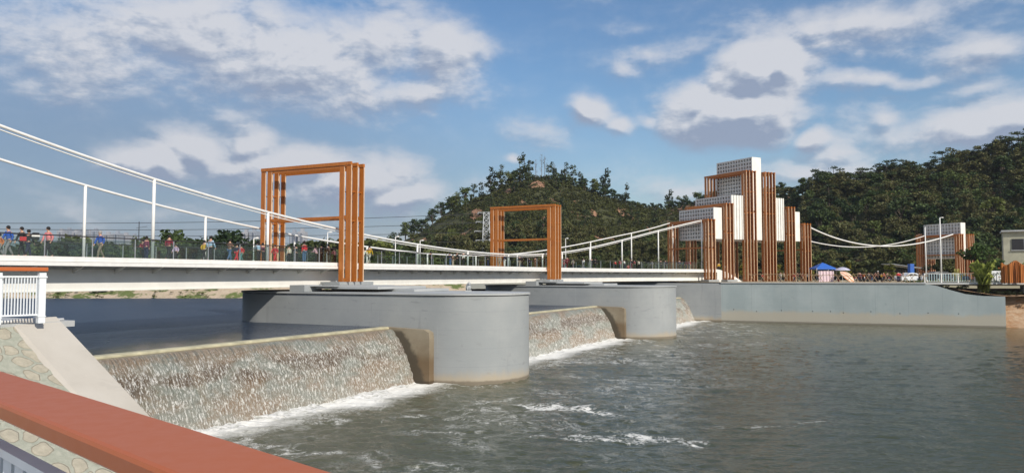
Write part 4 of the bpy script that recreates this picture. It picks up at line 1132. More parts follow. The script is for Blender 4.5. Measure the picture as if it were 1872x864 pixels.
# thick belt behind them
rg = np.random.default_rng(77); out = []
for i in range(230):
    px = rg.uniform(-260, 800); d = rg.uniform(185, 300); x = (px-936)/1400*d; v = lowv[int(rg.integers(4))]; s = rg.uniform(1.35,1.9)
    a = rg.uniform(0,6.28); ca, sa = math.cos(a), math.sin(a)
    out.append(np.stack([v[:,0]*ca-v[:,1]*sa, v[:,0]*sa+v[:,1]*ca, v[:,2]], 1)*s+np.array([x, d, -1.3]))
for i in range(110):   # low bushes along the shore behind the bridge
    px = rg.uniform(-260, 700); d = rg.uniform(128, 140)+ (6 if px > 500 else 0); x = (px-936)/1400*d; v = shv[int(rg.integers(6))]; s = rg.uniform(.8,1.5)
    out.append(v*s+np.array([x, d, -1.3]))
o = bpy.data.objects.new('shore_thicket', mesh_quads('shore_thicket', np.concatenate(out), L_under)); COL.objects.link(o)
tag(o, 'dark green thicket behind the far shore of the reservoir', 'thicket', None, 'stuff')
out = []
for i in range(260):
    x = rg.uniform(-95, -38); y = shore_y(x); k = rg.random()
    if math.sin(x*.35)+math.sin(x*.9+1)+rg.normal()*.4 < .35: continue
    out.append(shv[int(rg.integers(6))]*rg.uniform(.14,.34)+np.array([x, y+k*5.5, -3.4+k*2.1]))
o = bpy.data.objects.new('bank_grass', mesh_quads('bank_grass', np.concatenate(out), L_scrub)); COL.objects.link(o); tag(o, 'patchy grass tufts on the sandy far shore', 'grass', None, 'stuff')
bq = at(178, 541, 118.5); bush = gen_tree('round', 400, 1.0, .16, 1.0)
root = thing('green_bush', 'bright green bush on the sandy far shore under the bridge', 'bush', (bq.x, bq.y, -2.9)); ob = bpy.data.objects.new('foliage', mesh_quads('foliage', bush[0]*np.array([2.6,1.8,1.5]), L_broad)); COL.objects.link(ob); ob.parent = root
for k_, b_, lab in ((3.6,-.75,'thin dry weed sprouting beside the concrete border strip of the stone bank'),(4.9,-.30,'tiny weed growing in the middle of the concrete border strip')):
    q = lb(k_, b_); root = thing('slope_weed', lab, 'weed', q); mb = MB(); r3 = random.Random(int(k_*10))
    for i in range(7):
        a_ = r3.uniform(0,6.28); l_ = r3.uniform(.12,.34)*(1 if k_ < 4 else .5); mb.tube([(q[0],q[1],q[2]), (q[0]+math.cos(a_)*l_*.3,q[1]+math.sin(a_)*l_*.3,q[2]+l_*.7), (q[0]+math.cos(a_)*l_*.7,q[1]+math.sin(a_)*l_*.7,q[2]+l_)], [.008,.006,.003], 4)
    mb.build('stems', simple('dry_weed', (.16,.13,.06), .9), root)
# ------------------------------------------------------------------ distant town
M_b1 = simple('far_block_wall', (.28,.31,.36), .9, 0, .06, .05); M_b2 = simple('far_block_wall_warm', (.33,.34,.37), .9, 0, .06, .05); M_bw = simple('far_window', (.10,.12,.16), .4)
TW = [(101,113,422,1300),(115,127,420,1320),(129,139,423,1280),(140,152,419,1300),(154,163,424,1340),(164,176,421,1300),(186,200,428,1200),(203,216,426,1210),(219,232,429,1240),(236,246,431,1260),(440,452,424,900),(454,467,422,900),(470,480,430,950),(528,541,425,940),(543,556,423,930),(20,34,452,1100),(40,56,450,1120),(66,84,455,1100)]
pos_words = ['pale tall apartment tower','stepped grey apartment tower','slim grey apartment tower','broad grey apartment block']
for i, (x0, x1, yt, d) in enumerate(TW):
    a, b = at(x0, 503, d), at(x1, 503, d); zt = at(x0, yt, d).z; w_ = b.x-a.x; dp = 14
    side = 'above the pink-jacketed walker' if x1 < 180 and x0 > 90 else 'left of the lattice of cables above the railing'
    if x0 < 90: lab = 'low hazy grey building far behind the leftmost walkers'
    elif x0 < 180: lab = 'grey apartment tower of the cluster left of the first thin hanger post'
    elif x0 < 250: lab = 'faint grey tower of the row behind the walker in the blue jacket'
    elif x0 < 500: lab = 'grey apartment block just left of the nearest orange portal frame'
    else: lab = 'grey apartment block seen through the nearest orange portal frame'
    grp = lab.replace('grey apartment tower of the cluster','towers').replace('left of the first','left of first')
    root = thing('apartment_tower', lab, 'building', (a.x+w_/2, d, -1), 'apartment towers, '+('far left' if x0 < 90 else 'tall cluster' if x0 < 180 else 'faint row' if x0 < 250 else 'left of portal' if x0 < 500 else 'inside portal'))
    mt = M_b1 if i % 2 else M_b2
    MB().box(a.x, b.x, d, d+dp, -1, zt).build('wall', mt, root)
    MB().box(a.x+w_*.3, b.x-w_*.3, d+3, d+9, zt, zt+4).build('roof_house', mt, root)
    nb = 3 if w_ < 12 else 4
    for k in range(nb):
        xa = a.x+w_*(k+.22)/nb; xb = a.x+w_*(k+.78)/nb
        MB().box(xa, xb, d-.35, d+.1, 3, zt-2.).build('window_bay', M_bw, root)
        MB().box(xa+(xb-xa)*.1, xb-(xb-xa)*.1, d-1.2, d-.36, 3, zt-2.5).build('balcony_stack', mt, root) if k % 2 == 0 else None
# tower crane and mobile mast
q = at(252, 503, 1100); ztop = at(252, 405, 1100).z
cr_ = thing('tower_crane', 'thin distant tower crane above the trees between the first two hanger posts', 'crane', (q.x, q.y, 0))
MB().box(q.x-.45, q.x+.45, q.y-.45, q.y+.45, 0, ztop).build('mast', M_dark, cr_); MB().bar((q.x-4, q.y, ztop-9), (q.x+12, q.y, ztop-7), .5, .5).build('jib', M_dark, cr_)
# power pylon
M_pyl = simple('pale_pylon_steel', (.60,.62,.63), .5, .1, .05)
q = at(889, 503, 236); ztop = at(889, 388, 236).z; pyl = thing('power_pylon', 'pale steel lattice power pylon left of the second orange portal frame', 'pylon', (q.x, q.y, -1))
def legw(z): return 1.55-.75*(z+1)/(ztop+1)
mb = MB()
for sx in (-1,1):
    for sy in (-1,1): mb.tube([(q.x+sx*legw(-1), q.y+sy*legw(-1), -1), (q.x+sx*legw(ztop), q.y+sy*legw(ztop), ztop)], .11, 5)
nz = 12
for i in range(nz):
    z0 = -1+(ztop+1)*i/nz; z1 = -1+(ztop+1)*(i+1)/nz
    for sy in (-1,1):
        mb.tube([(q.x-legw(z0), q.y+sy*legw(z0), z0), (q.x+legw(z1), q.y+sy*legw(z1), z1)], .06, 4); mb.tube([(q.x+legw(z0), q.y+sy*legw(z0), z0), (q.x-legw(z1), q.y+sy*legw(z1), z1)], .06, 4)
        mb.tube([(q.x+sy*legw(z0), q.y-legw(z0), z0), (q.x+sy*legw(z1), q.y+legw(z1), z1)], .06, 4)
        mb.tube([(q.x-legw(z1), q.y+sy*legw(z1), z1), (q.x+legw(z1), q.y+sy*legw(z1), z1)], .05, 4)
mb.build('lattice_mast', M_pyl, pyl)
arms = []
for zf_, l in ((1.0,2.6),(.86,3.2),(.72,3.6),(.58,3.2),(.46,3.4),(.30,3.6)):
    z = -1+(ztop+1)*zf_
    for sx in (-1,1):
        m2 = MB(); m2.tube([(q.x, q.y, z), (q.x+sx*l, q.y, z)], .07, 4); m2.tube([(q.x, q.y, z-.7), (q.x+sx*l, q.y, z)], .05, 4)
        m2.tube([(q.x+sx*l, q.y, z), (q.x+sx*l, q.y, z-.55)], .09, 5); m2.build('cross_arm', M_pyl, pyl)
    arms.append(z)
PY = {0:391, 1:404, 2:413, 3:424, 4:436}
for i, (z, yl, ym) in enumerate([(arms[0], 409, 398),(arms[1], 418, 407),(arms[2], 424, 412),(arms[3], 432, 424),(arms[4], 438, 431)]):
    a = Vector((q.x-2.8, q.y, z-.4)); b = at(-260, yl-4, 205)
    pts = [a.lerp(b, k/30)-Vector((0,0,2.4*4*(k/30)*(1-k/30)*.6)) for k in range(31)]
    tag(MB().tube(pts, .075, 5).build('power_line', M_dark), ['topmost','second from top','middle','second lowest','lowest'][i]+' dark power line running left from the lattice pylon', 'power line', 'power lines')
# ------------------------------------------------------------------ lamps
def lamp(px, ytop, d, zb, label, r=.06, arm=.5, cam_=False, name='street_lamp'):
    q = at(px, ytop, d); root = thing(name, label, 'lamp post', (q.x, q.y, zb))
    MB().tube([(q.x, q.y, zb), (q.x, q.y, q.z)], [r*1.25, r*.8], 8).build('pole', M_white, root, smooth=True)
    MB().tube([(q.x, q.y, zb), (q.x, q.y, zb+.35)], r*1.9, 8).build('base', M_white, root)
    MB().bar((q.x-.02, q.y, q.z), (q.x+arm, q.y, q.z+.10), .10, .07).build('arm', M_white, root)
    MB().bar((q.x+arm*.6, q.y, q.z+.02), (q.x+arm*1.25, q.y, q.z+.05), .2, .08).build('lamp_head', M_white, root)
    return root
for px, yt, lab, gl in ((723, 433, 'white lamp on the bridge just right of the nearest orange portal frame', 1), (768, 440, 'white lamp on the bridge beside the thick hanger post in mid-span', 1), (1034, 436, 'white lamp on the bridge just right of the second orange portal frame', 1), (464, 436, 'white lamp behind the bridge railing left of the nearest portal frame', 1), (599, 425, 'white lamp inside the opening of the nearest portal frame', 1)):
    s = s_at(px, W-.15); p_, _ = P(s, W-.15); lamp(px, yt, p_.y, .93, lab, .05, .35)
lamp(1718, 398, 118, -1.05, 'tall white lamp post in front of the small distant gate', .10, .45)
lamp(1691, 416, 117, -1.05, 'shorter white lamp post at the left edge of the small distant gate', .09, .1)
# decorative cables from the gate to the distant gate
def deco(pts_px, ds, r, label):
    pts = []
    for (a, b) in pts_px:
        d = np.interp(a, [pts_px[0][0], pts_px[-1][0]], ds); pts.append(at(a, b, d))
    sm = []
    xs = [a for a, _ in pts_px]; co = np.polyfit([(x-1600)/100 for x in xs], [b for _, b in pts_px], 3)
    for k in range(41):
        x = xs[0]+(xs[-1]-xs[0])*k/40; d = np.interp(x, [xs[0], xs[-1]], ds); sm.append(at(x, float(np.polyval(co, (x-1600)/100)), d))
    tag(MB().tube(sm, r, 6).build('decorative_cable', M_white, smooth=True), label, 'cable', 'cables between the two gates')
deco([(1482,416),(1510,429),(1550,441),(1590,448),(1630,450),(1670,446),(1742,428)], (135,160), .13, 'nearer white cable sagging from the gate to the right front of the distant gate')
deco([(1482,441),(1520,448),(1550,451),(1590,451),(1620,448),(1650,442),(1690,431)], (141,167), .10, 'farther thinner white cable sagging from the gate to the left side of the distant gate')
# ------------------------------------------------------------------ promenade at the right
pa, pb = Vector((58.0, 107.6, 0)), Vector((92.0, 101.0, 0)); pd = (pb-pa).normalized(); pn_ = Vector((-pd.y, pd.x, 0))
prom = thing('promenade', 'raised concrete promenade slab on short piers beyond the stepped end of the quay', 'promenade', (pa.x, pa.y, -2.6))
MB().prism([tuple(p)[:2] for p in (pa, pb, pb+pn_*7, pa+pn_*7)], -1.42, -1.04).build('slab', M_cope, prom)
for i in range(6):
    c = pa+pd*(2+i*5.4)+pn_*1.0; MB().box(c.x-.3, c.x+.3, c.y-.3, c.y+.3, -3.2, -1.425).build('support', M_pier, prom)
ra = pa+pn_*.3; prr = thing('promenade_railing', 'long white railing with pale blue bars along the promenade at the right', 'railing', (ra.x, ra.y, -1.04))
for i in range(16):
    q = ra+pd*(i*2.15); MB().box(q.x-.06, q.x+.06, q.y-.06, q.y+.06, -1.04, .28).build('post', M_white, prr)
    if i < 15:
        q2 = ra+pd*((i+1)*2.15)
        MB().bar((q.x, q.y, .25), (q2.x, q2.y, .25), .07, .07).build('rail', M_white, prr); MB().bar((q.x, q.y, -.85), (q2.x, q2.y, -.85), .05, .05).build('rail', M_white, prr)
        for k in range(6):
            r_ = q.lerp(q2, (k+.75)/6.5); MB().box(r_.x-.035, r_.x+.035, r_.y-.02, r_.y+.02, -.82, .21).build('bar', simple('pale_blue_bar', (.42,.56,.60), .4), prr)
# orange slat screen
sa = at(1831, 518, 104.5); so2 = thing('slat_screen', 'orange vertical slat screen on the promenade below the cream building', 'screen', (sa.x, sa.y, -1.04))
for i in range(26):
    px = 1831+i*2.9; d = 104.5+(1.2*math.sin(i*.9)); q = at(px, 480+(4*math.sin(i*.55)), d); MB().box(q.x-.07, q.x+.07, q.y-.12, q.y+.12, -1.04, q.z).build('slat', M_orange, so2)
qa, qb = at(1829, 498, 105.2), at(1905, 498, 105.2)
for z in (-.2, 1.0): MB().bar((qa.x, qa.y+.5, z), (qb.x, qb.y+.5, z), .08, .1).build('cross_rail', M_orange, so2)
# cream building
M_cream = simple('cream_render', (.47,.46,.35), .85, 0, .12, .8)
a = at(1836, 503, 128); bl = thing('cream_building', 'cream two-storey building with a dark wide window at the right edge', 'building', (a.x, a.y, -1.2))
zt = at(1836, 424, 128).z; RV = Vector((.86,-.51,0)); DV = Vector((.58,.815,0)); DV = Vector((.51,.86,0))
def bbox(x0,x1,y0,y1,z0,z1):
    c = a+RV*((x0+x1)/2)+DV*((y0+y1)/2); return MB().obox((c.x,c.y,(z0+z1)/2), RV*(x1-x0)/2, DV*(y1-y0)/2, (0,0,(z1-z0)/2))
bbox(0, 18, 0, 6, -1.2, zt).build('wall', M_cream, bl)
bbox(-.25, 18.4, -.5, 6.3, zt+.003, zt+.28).build('roof', M_cope, bl)
for k in range(3):
    wn = bbox(1.2+k*5.2, 4.6+k*5.2, -.12, .1, at(1848,457,128).z, at(1848,437,128).z).build('window', M_dark, bl)
    cx = 2.9+k*5.2; z0w, z1w = at(1848,457,128).z, at(1848,437,128).z
    bbox(1.05+k*5.2, 4.75+k*5.2, -.2, -.122, z0w-.14, z0w).build('sill', M_cope, wn)
    bbox(cx-.04, cx+.04, -.16, -.122, z0w+.002, z1w).build('frame', M_steel, wn)
# palm-like plant and neighbours
def fountain_plant(q, H, n, seed, label, name='palm_clump', mat=L_palm, spread=.5):
    rn = random.Random(seed); root = thing(name, label, 'plant', tuple(q)); tb = MB(); lv = []; lf = []
    for i in range(n):
        an = rn.uniform(0, 6.28); h = H*rn.uniform(.55,1.0); sp_ = H*spread*rn.uniform(.25,.8); b0_ = Vector((rn.uniform(-.3,.3), rn.uniform(-.3,.3), 0)); pts = []
        for k in range(7):
            u_ = k/6; pts.append(b0_+Vector((math.cos(an)*sp_*u_**1.8, math.sin(an)*sp_*u_**1.8, h*(u_-.28*u_**3))))
        tb.tube([p+Vector(q) for p in pts[:5]], [.035,.03,.025,.02,.012], 4, caps=False)
        sd = Vector((-math.sin(an), math.cos(an), 0))
        for k in range(2, 7):
            for m2 in range(3):
                u_ = (k-1+m2/3)/6*1.0; p_ = pts[k-1].lerp(pts[k], m2/3); 
                for sg in (-1,1):
                    L_ = .11*H*(1.1-u_*.5); tip = p_+sd*sg*L_*.8+Vector((math.cos(an)*.25*L_, math.sin(an)*.25*L_, -.45*L_+rn.uniform(-.2,.2)*L_)); up_ = Vector((0,0,.022*H))
                    o_ = len(lv); lv += [tuple(p_-up_), tuple(p_+up_), tuple(tip)]; lf.append((o_, o_+1, o_+2))
    tb.build('stems', M_bark, root)
    m3 = MB(); m3.add([(v[0]+q[0], v[1]+q[1], v[2]+q[2]) for v in lv], lf); m3.build('fronds', mat, root, fix=False)
q = at(1799, 541, 106.0); fountain_plant((q.x, q.y, -2.8), 7.0, 46, 3, 'tall arching yellow-green palm clump growing in front of the promenade railing', spread=.33)
q = at(1750, 500, 117); fountain_plant((q.x, q.y, -1.1), 3.0, 16, 5, 'lower palm clump just left of the tall palm clump behind the white railing', spread=.7)
q = at(1858, 480, 112); fountain_plant((q.x, q.y, -1.0), 4.4, 18, 6, 'palm behind the orange slat screen in front of the cream building', spread=.6)
def small_tree(px, py, d, H, kind, mat, leaf, label, seed, zb=-1.15, dens=.8):
    pr = proto_tree(kind, seed, H, mat, leaf, dens); q = at(px, py, d); place_tree(pr, (q.x, q.y, zb), seed, 1.0, label, None)
small_tree(1786, 500, 122, 6.6, 'broad', leaf_mat('fresh_leaves', (.06,.10,.025), (.12,.17,.04)), .22, 'light feathery green tree in front of the right legs of the distant gate', 500, dens=1.6)
small_tree(1552, 500, 136, 3.6, 'euc', L_yel, .12, 'young yellow-green tree rising behind the striped umbrella', 501, dens=1.4)
small_tree(1627, 500, 138, 3.6, 'broad', L_yel, .13, 'young yellowish tree beside the dark shed roof', 502)
small_tree(1705, 500, 140, 3.4, 'round', L_scrub, .16, 'small brownish bushy tree under the lattice of the distant gate', 503)
small_tree(1357, 500, 150, 3.6, 'broad', L_yel, .14, 'young yellow tree seen between the left gate columns', 504)
small_tree(1423, 500, 150, 3.4, 'broad', L_yel, .14, 'young yellow tree right of the tall gate columns', 505)
small_tree(1485, 500, 146, 3.6, 'euc', L_yel, .12, 'young yellow-green tree beside the last gate column left of the blue tent', 506)
out = []; rg = np.random.default_rng(9)
for i in range(260):
    s_ = rg.uniform(28.5, 60); q = along_q(s_)+QN*rg.uniform(.6, 4); out.append(shv[int(rg.integers(6))]*rg.uniform(.12,.32)+np.array([q.x, q.y, -2.75+.5*min(1,max(0,(rg.random())))-(0 if s_ > 33 else -.8)]))
o = bpy.data.objects.new('bank_weeds', mesh_quads('bank_weeds', np.concatenate(out), L_scrub)); COL.objects.link(o); tag(o, 'weeds on the earth behind the stepped end of the quay wall', 'weeds', None, 'stuff')
# hedge strip behind the railing
out = []
for i in range(90):
    q = pa+pd*rg.uniform(0, 34)+pn_*rg.uniform(7.5, 10); out.append(shv[int(rg.integers(6))]*rg.uniform(.3,.55)+np.array([q.x, q.y, -1.2]))
o = bpy.data.objects.new('hedge', mesh_quads('hedge', np.concatenate(out), L_broad)); COL.objects.link(o); tag(o, 'low green hedge behind the promenade railing', 'hedge', None, 'stuff')
# ------------------------------------------------------------------ shed, tent, umbrellas, barricades
q = at(1634, 500, 150); sh_ = thing('shed', 'dark open shed with a grey sloping roof behind the parked white car', 'shed', (q.x, q.y, -1.1))
MB().add([(q.x-.5,q.y,2.2),(q.x+5.2,q.y-1,1.35),(q.x+5.2,q.y+4,1.35),(q.x-.5,q.y+4,2.2),(q.x-.5,q.y,2.32),(q.x+5.2,q.y-1,1.47),(q.x+5.2,q.y+4,1.47),(q.x-.5,q.y+4,2.32)], [(3,2,1,0),(4,5,6,7),(0,1,5,4),(1,2,6,5),(2,3,7,6),(3,0,4,7)]).build('roof', M_steel, sh_)
for dx in (.2, 2.4, 4.8): MB().box(q.x+dx-.06, q.x+dx+.06, q.y+.2, q.y+.32, -1.1, 1.2).build('post', M_dark, sh_)
MB().box(q.x, q.x+5, q.y+3.6, q.y+3.75, -1.1, 1.2).build('back_wall', M_dark, sh_)
M_blue = simple('blue_tarp', (.03,.13,.50), .55, 0, .12, 2.)
q = at(1668, 500, 146); bx_ = thing('blue_cabin', 'small bright blue cabin between the shed and the distant gate', 'cabin', (q.x, q.y, -1.1))
MB().box(q.x-.38, q.x+.38, q.y, q.y+1.0, -1.1, at(1668,482,146).z).build('body', M_blue, bx_, bevel=.03); MB().box(q.x-.2, q.x+.25, q.y-.03, q.y-.003, -1.05, .7).build('door', simple('cabin_door', (.05,.2,.55), .5), bx_)
q = at(1504, 503, 128); tn = thing('canopy_tent', 'blue pop-up canopy tent on thin white legs on the plaza right of the gate', 'tent', (q.x, q.y, -1.06))
ze, zp = at(1504,490,128).z, at(1504,479.5,128).z; hw = 1.6
cs_ = [(q.x-hw,q.y-hw,ze),(q.x+hw,q.y-hw,ze),(q.x+hw,q.y+hw,ze),(q.x-hw,q.y+hw,ze)]
lowr = [(x,y,ze-.22) for x,y,_ in cs_]
MB().add(cs_+lowr+[(q.x,q.y,zp)], [(0,1,8),(1,2,8),(2,3,8),(3,0,8),(0,4,5,1),(1,5,6,2),(2,6,7,3),(3,7,4,0)]).build('canopy', M_blue, tn)
for x, y, _ in cs_: MB().tube([(x*.999+q.x*.001, y, -1.06), (x, y, ze)], .03, 6).build('leg', M_white, tn)
def pattern_mat(name, c1, c2, sc, ang=.6):
    m, t, b = new_mat(name); p = coord(t, 'Object'); w_ = t.nodes.new('ShaderNodeTexWave'); w_.inputs['Scale'].default_value = sc; w_.inputs['Distortion'].default_value = 2.; t.links.new(mapping(t, p, rot=(.3,ang,.2)).o, w_.inputs[0])
    link(t, mix(t, S(t, w_.outputs['Fac']).step(.45,.6), c1, c2), b.inputs['Base Color']); b.inputs['Roughness'].default_value = .8; return m
M_drape = pattern_mat('pink_striped_cloth', (.75,.72,.74), (.55,.30,.36), 2.2, 1.2)
dq = at(1511, 503, 125.5); vs = []; fs = []
for i in range(25):
    for j in range(6):
        vs.append((dq.x-1.25+2.5*i/24, dq.y+.12*math.sin(i*1.3)+.03*j, -1.04+1.75*j/5))
for i in range(24):
    for j in range(5): fs.append((i*6+j,(i+1)*6+j,(i+1)*6+j+1,i*6+j+1))
tag(MB().add(vs, fs).build('patterned_cloth', M_drape, smooth=True), 'white and pink patterned cloth hanging under the front of the blue tent', 'cloth')
def umbrella(px, py, d, r, mat, label, tilt=(0,0), pole=True, zb=None):
    q = at(px, py, d); root = thing('umbrella', label, 'umbrella', (q.x, q.y, -1.06)); n = 16; vs = [(q.x+tilt[0]*.4, q.y+tilt[1]*.4, q.z+.42*r)]; fs = []
    for k in range(1, 5):
        for i in range(n):
            a = 2*math.pi*i/n; rr = r*k/4; sc_ = 1-.04*(i % 2)*(k == 4); dz = .42*r*(1-(k/4)**2)
            x, y = math.cos(a)*rr*sc_, math.sin(a)*rr*sc_; vs.append((q.x+x+tilt[0]*dz, q.y+y+tilt[1]*dz, q.z+dz-x*tilt[0]-y*tilt[1]))
    for i in range(n): fs.append((0, 1+i, 1+(i+1)%n))
    for k in range(3):
        for i in range(n): fs.append((1+k*n+i, 1+(k+1)*n+i, 1+(k+1)*n+(i+1)%n, 1+k*n+(i+1)%n))
    MB().add(vs, fs).build('canopy', mat, root, smooth=True)
    MB().tube([(q.x, q.y, -1.06), (q.x+tilt[0]*.3, q.y+tilt[1]*.3, q.z+.4*r)], .03, 6).build('pole', M_white, root)
umbrella(1540, 494, 126, 1.3, pattern_mat('blue_white_stripe', (.72,.70,.74), (.22,.22,.42), 3., .1), 'white and navy striped umbrella standing beside the blue tent')
umbrella(1549, 506, 124, 1.1, pattern_mat('orange_white_panels', (.75,.34,.18), (.78,.66,.56), .7, .8), 'orange and white umbrella set low in front of the striped umbrella', (.5,-.7))
M_bam = simple('bamboo_pole', (.36,.25,.14), .8)
random.seed(5)
bk = 0
for i, s_ in enumerate(np.arange(5.2, 27, 2.4)):
    c = along_q(s_)+QN*1.3; root = thing('pole_barrier', 'crossed bamboo pole barrier in the row along the top edge of the quay', 'barrier', (c.x, c.y, -1.06), 'bamboo barriers along the quay edge')
    l = 1.2+random.uniform(-.15,.2); z = .05+random.uniform(-.08,.1)
    MB().tube([c-QD*l+Vector((0,0,z)), c+QD*l+Vector((0,0,z+random.uniform(-.12,.12)))], .035, 5).build('rail', M_bam, root)
    for sg in (-1,1):
        e_ = c+QD*sg*.75
        MB().tube([e_-QD*.42+Vector((0,.1,-1.06)), e_+QD*.40+Vector((0,-.05,z+.22))], .035, 5).build('leg', M_bam, root); MB().tube([e_+QD*.45+Vector((0,.0,-1.06)), e_-QD*.36+Vector((0,.05,z+.2))], .035, 5).build('leg', M_bam, root)
# ------------------------------------------------------------------ cars
def car(px, d, rz, paint, label, L=4.3, Hc=1.5, suv=False):
    q = at(px, 503, d); root = thing('parked_car', label, 'car', (0,0,0)); wd = 1.75; z0 = .28
    if suv: side = [(-2.15,.45),(-2.15,1.0),(-1.95,1.62),(-.9,1.72),(.55,1.68),(1.1,1.12),(2.05,.98),(2.15,.5),(2.1,z0),(-2.1,z0)]
    else: side = [(-2.15,.45),(-2.13,.92),(-1.6,1.0),(-1.0,1.38),(-.2,1.46),(.55,1.38),(1.15,.98),(2.0,.86),(2.15,.55),(2.1,z0),(-2.1,z0)]
    mb = MB(); n = len(side); vs = []
    for y, k in ((-wd/2,1),(wd/2,1)):
        for x, z in side: vs.append((x, y*(.84 if z > 1.1 else 1), z))
    mb.add(vs, [tuple(range(n)), tuple(range(2*n-1,n-1,-1))]+[(i,(i+1)%n,n+(i+1)%n,n+i) for i in range(n)]); mb.build('body', paint, root, bevel=.04)
    gl_ = simple('car_glass', (.02,.025,.03), .08)
    for sg in (-1,1):
        m2 = MB(); y = sg*(wd/2*.93); zz = 1.30 if not suv else 1.55
        for (xa, xb, xc, xd) in ((-1.35,-.25,-.3,-.95) if not suv else (-1.75,-.3,-.35,-1.65),(-.15,.95,.5,-.15)):
            m2 = MB(); m2.add([(xa,y*1.035,1.0),(xb,y*1.035,1.0),(xc,y*.94,zz),(xd,y*.94,zz),(xa,y*.96,1.0),(xb,y*.96,1.0),(xc,y*.86,zz),(xd,y*.86,zz)], [(0,1,2,3),(7,6,5,4),(0,4,5,1),(1,5,6,2),(2,6,7,3),(3,7,4,0)]); m2.build('side_window', gl_, root)
        for x in (-1.35,1.35):
            m2 = MB(); m2.tube([(x,sg*(wd/2-.18),.32),(x,sg*(wd/2+.02),.32)], .32, 14); wh = m2.build('wheel', M_dark, root)
            m2 = MB(); m2.tube([(x,sg*(wd/2+.021),.32),(x,sg*(wd/2+.03),.32)], .2, 10); m2.build('rim', M_steel, wh)
        MB().box(2.08,2.17,sg*.62-.16,sg*.62+.16,.66,.80).build('headlight', M_white, root); MB().box(-2.18,-2.1,sg*.66-.12,sg*.66+.12,.72,.86).build('tail_light', simple('tail_red', (.4,.02,.02), .3), root)
    root.location = (q.x, q.y, -1.06); root.rotation_euler = (0,0,rz); return root
paint = lambda n, c: simple(n, c, .25, 0, .03, 1., spec=.7)
car(1661, 128, R(195), paint('silver_paint', (.62,.65,.68)), 'silver white parked car in front of the shed near the quay edge')
car(1697, 132, R(170), paint('black_paint', (.03,.03,.035)), 'black parked car behind the left end of the promenade railing')
car(1722, 134, R(10), paint('dark_grey_paint', (.06,.065,.07)), 'dark grey parked car under the distant gate lattice', suv=True)
car(1745, 136, R(5), paint('grey_blue_paint', (.16,.20,.24)), 'blue-grey parked car right of the dark grey one beneath the distant gate')
car(1822, 118, R(8), paint('white_van_paint', (.6,.62,.62)), 'white parked vehicle left of the cream building behind the railing', suv=True)
# motorbikes parked on the sand
def motorbike(px, d, rz, label):
    q = at(px, 503, d); root = thing('motorbike', label, 'motorbike', (0,0,0), 'motorbikes parked on the sandy plaza')
    for x in (-.62,.62):
        m2 = MB(); m2.tube([(x,-.05,.29),(x,.05,.29)], .29, 12); m2.build('wheel', M_dark, root)
    m2 = MB(); m2.tube([(-.62,0,.3),(-.2,0,.45),(.3,0,.4),(.5,0,.95),(.62,0,.3)], .06, 6); m2.build('frame', M_steel, root)
    m2 = MB(); m2.ball((-.15,0,.62), .5, .14, .16); m2.build('body', simple('bike_red', (.25,.03,.03), .4), root)
    MB().box(-.65,.05,-.12,.12,.74,.82).build('seat', M_dark, root, bevel=.02); MB().tube([(.42,-.3,1.02),(.48,0,.98),(.42,.3,1.02)], .02, 5).build('handlebar', M_dark, root)
    root.location = (q.x, q.y, -1.06); root.rotation_euler = (0,0,rz)
for i, (px, d) in enumerate([(1566,130),(1574,131),(1583,130.5),(1592,131.5),(1620,131)]): motorbike(px, d, R(20+i*37), 'dark motorbike in the row parked on the sand between the umbrellas and the car')
# ------------------------------------------------------------------ people
def skin_mesh(name, J, E, root_i=0, sub=1):
    me = bpy.data.meshes.new(name); me.from_pydata([j[0] for j in J], E, []); o = bpy.data.objects.new(name, me); COL.objects.link(o)
    sk = o.modifiers.new('s', 'SKIN'); sk.use_smooth_shade = True
    lay = me.skin_vertices[0].data if me.skin_vertices else None
    if lay is None:
        bm = bmesh.new(); bm.from_mesh(me); bm.verts.layers.skin.verify(); bm.to_mesh(me); bm.free(); lay = me.skin_vertices[0].data
    for i, j in enumerate(J):
        r = j[1]; lay[i].radius = r if isinstance(r, tuple) else (r, r); lay[i].use_root = (i == root_i)
    sb = o.modifiers.new('b', 'SUBSURF'); sb.levels = sub; sb.render_levels = sub
    dg = bpy.context.evaluated_depsgraph_get(); out = bpy.data.meshes.new_from_object(o.evaluated_get(dg)); out.name = name
    bpy.data.objects.remove(o); return out
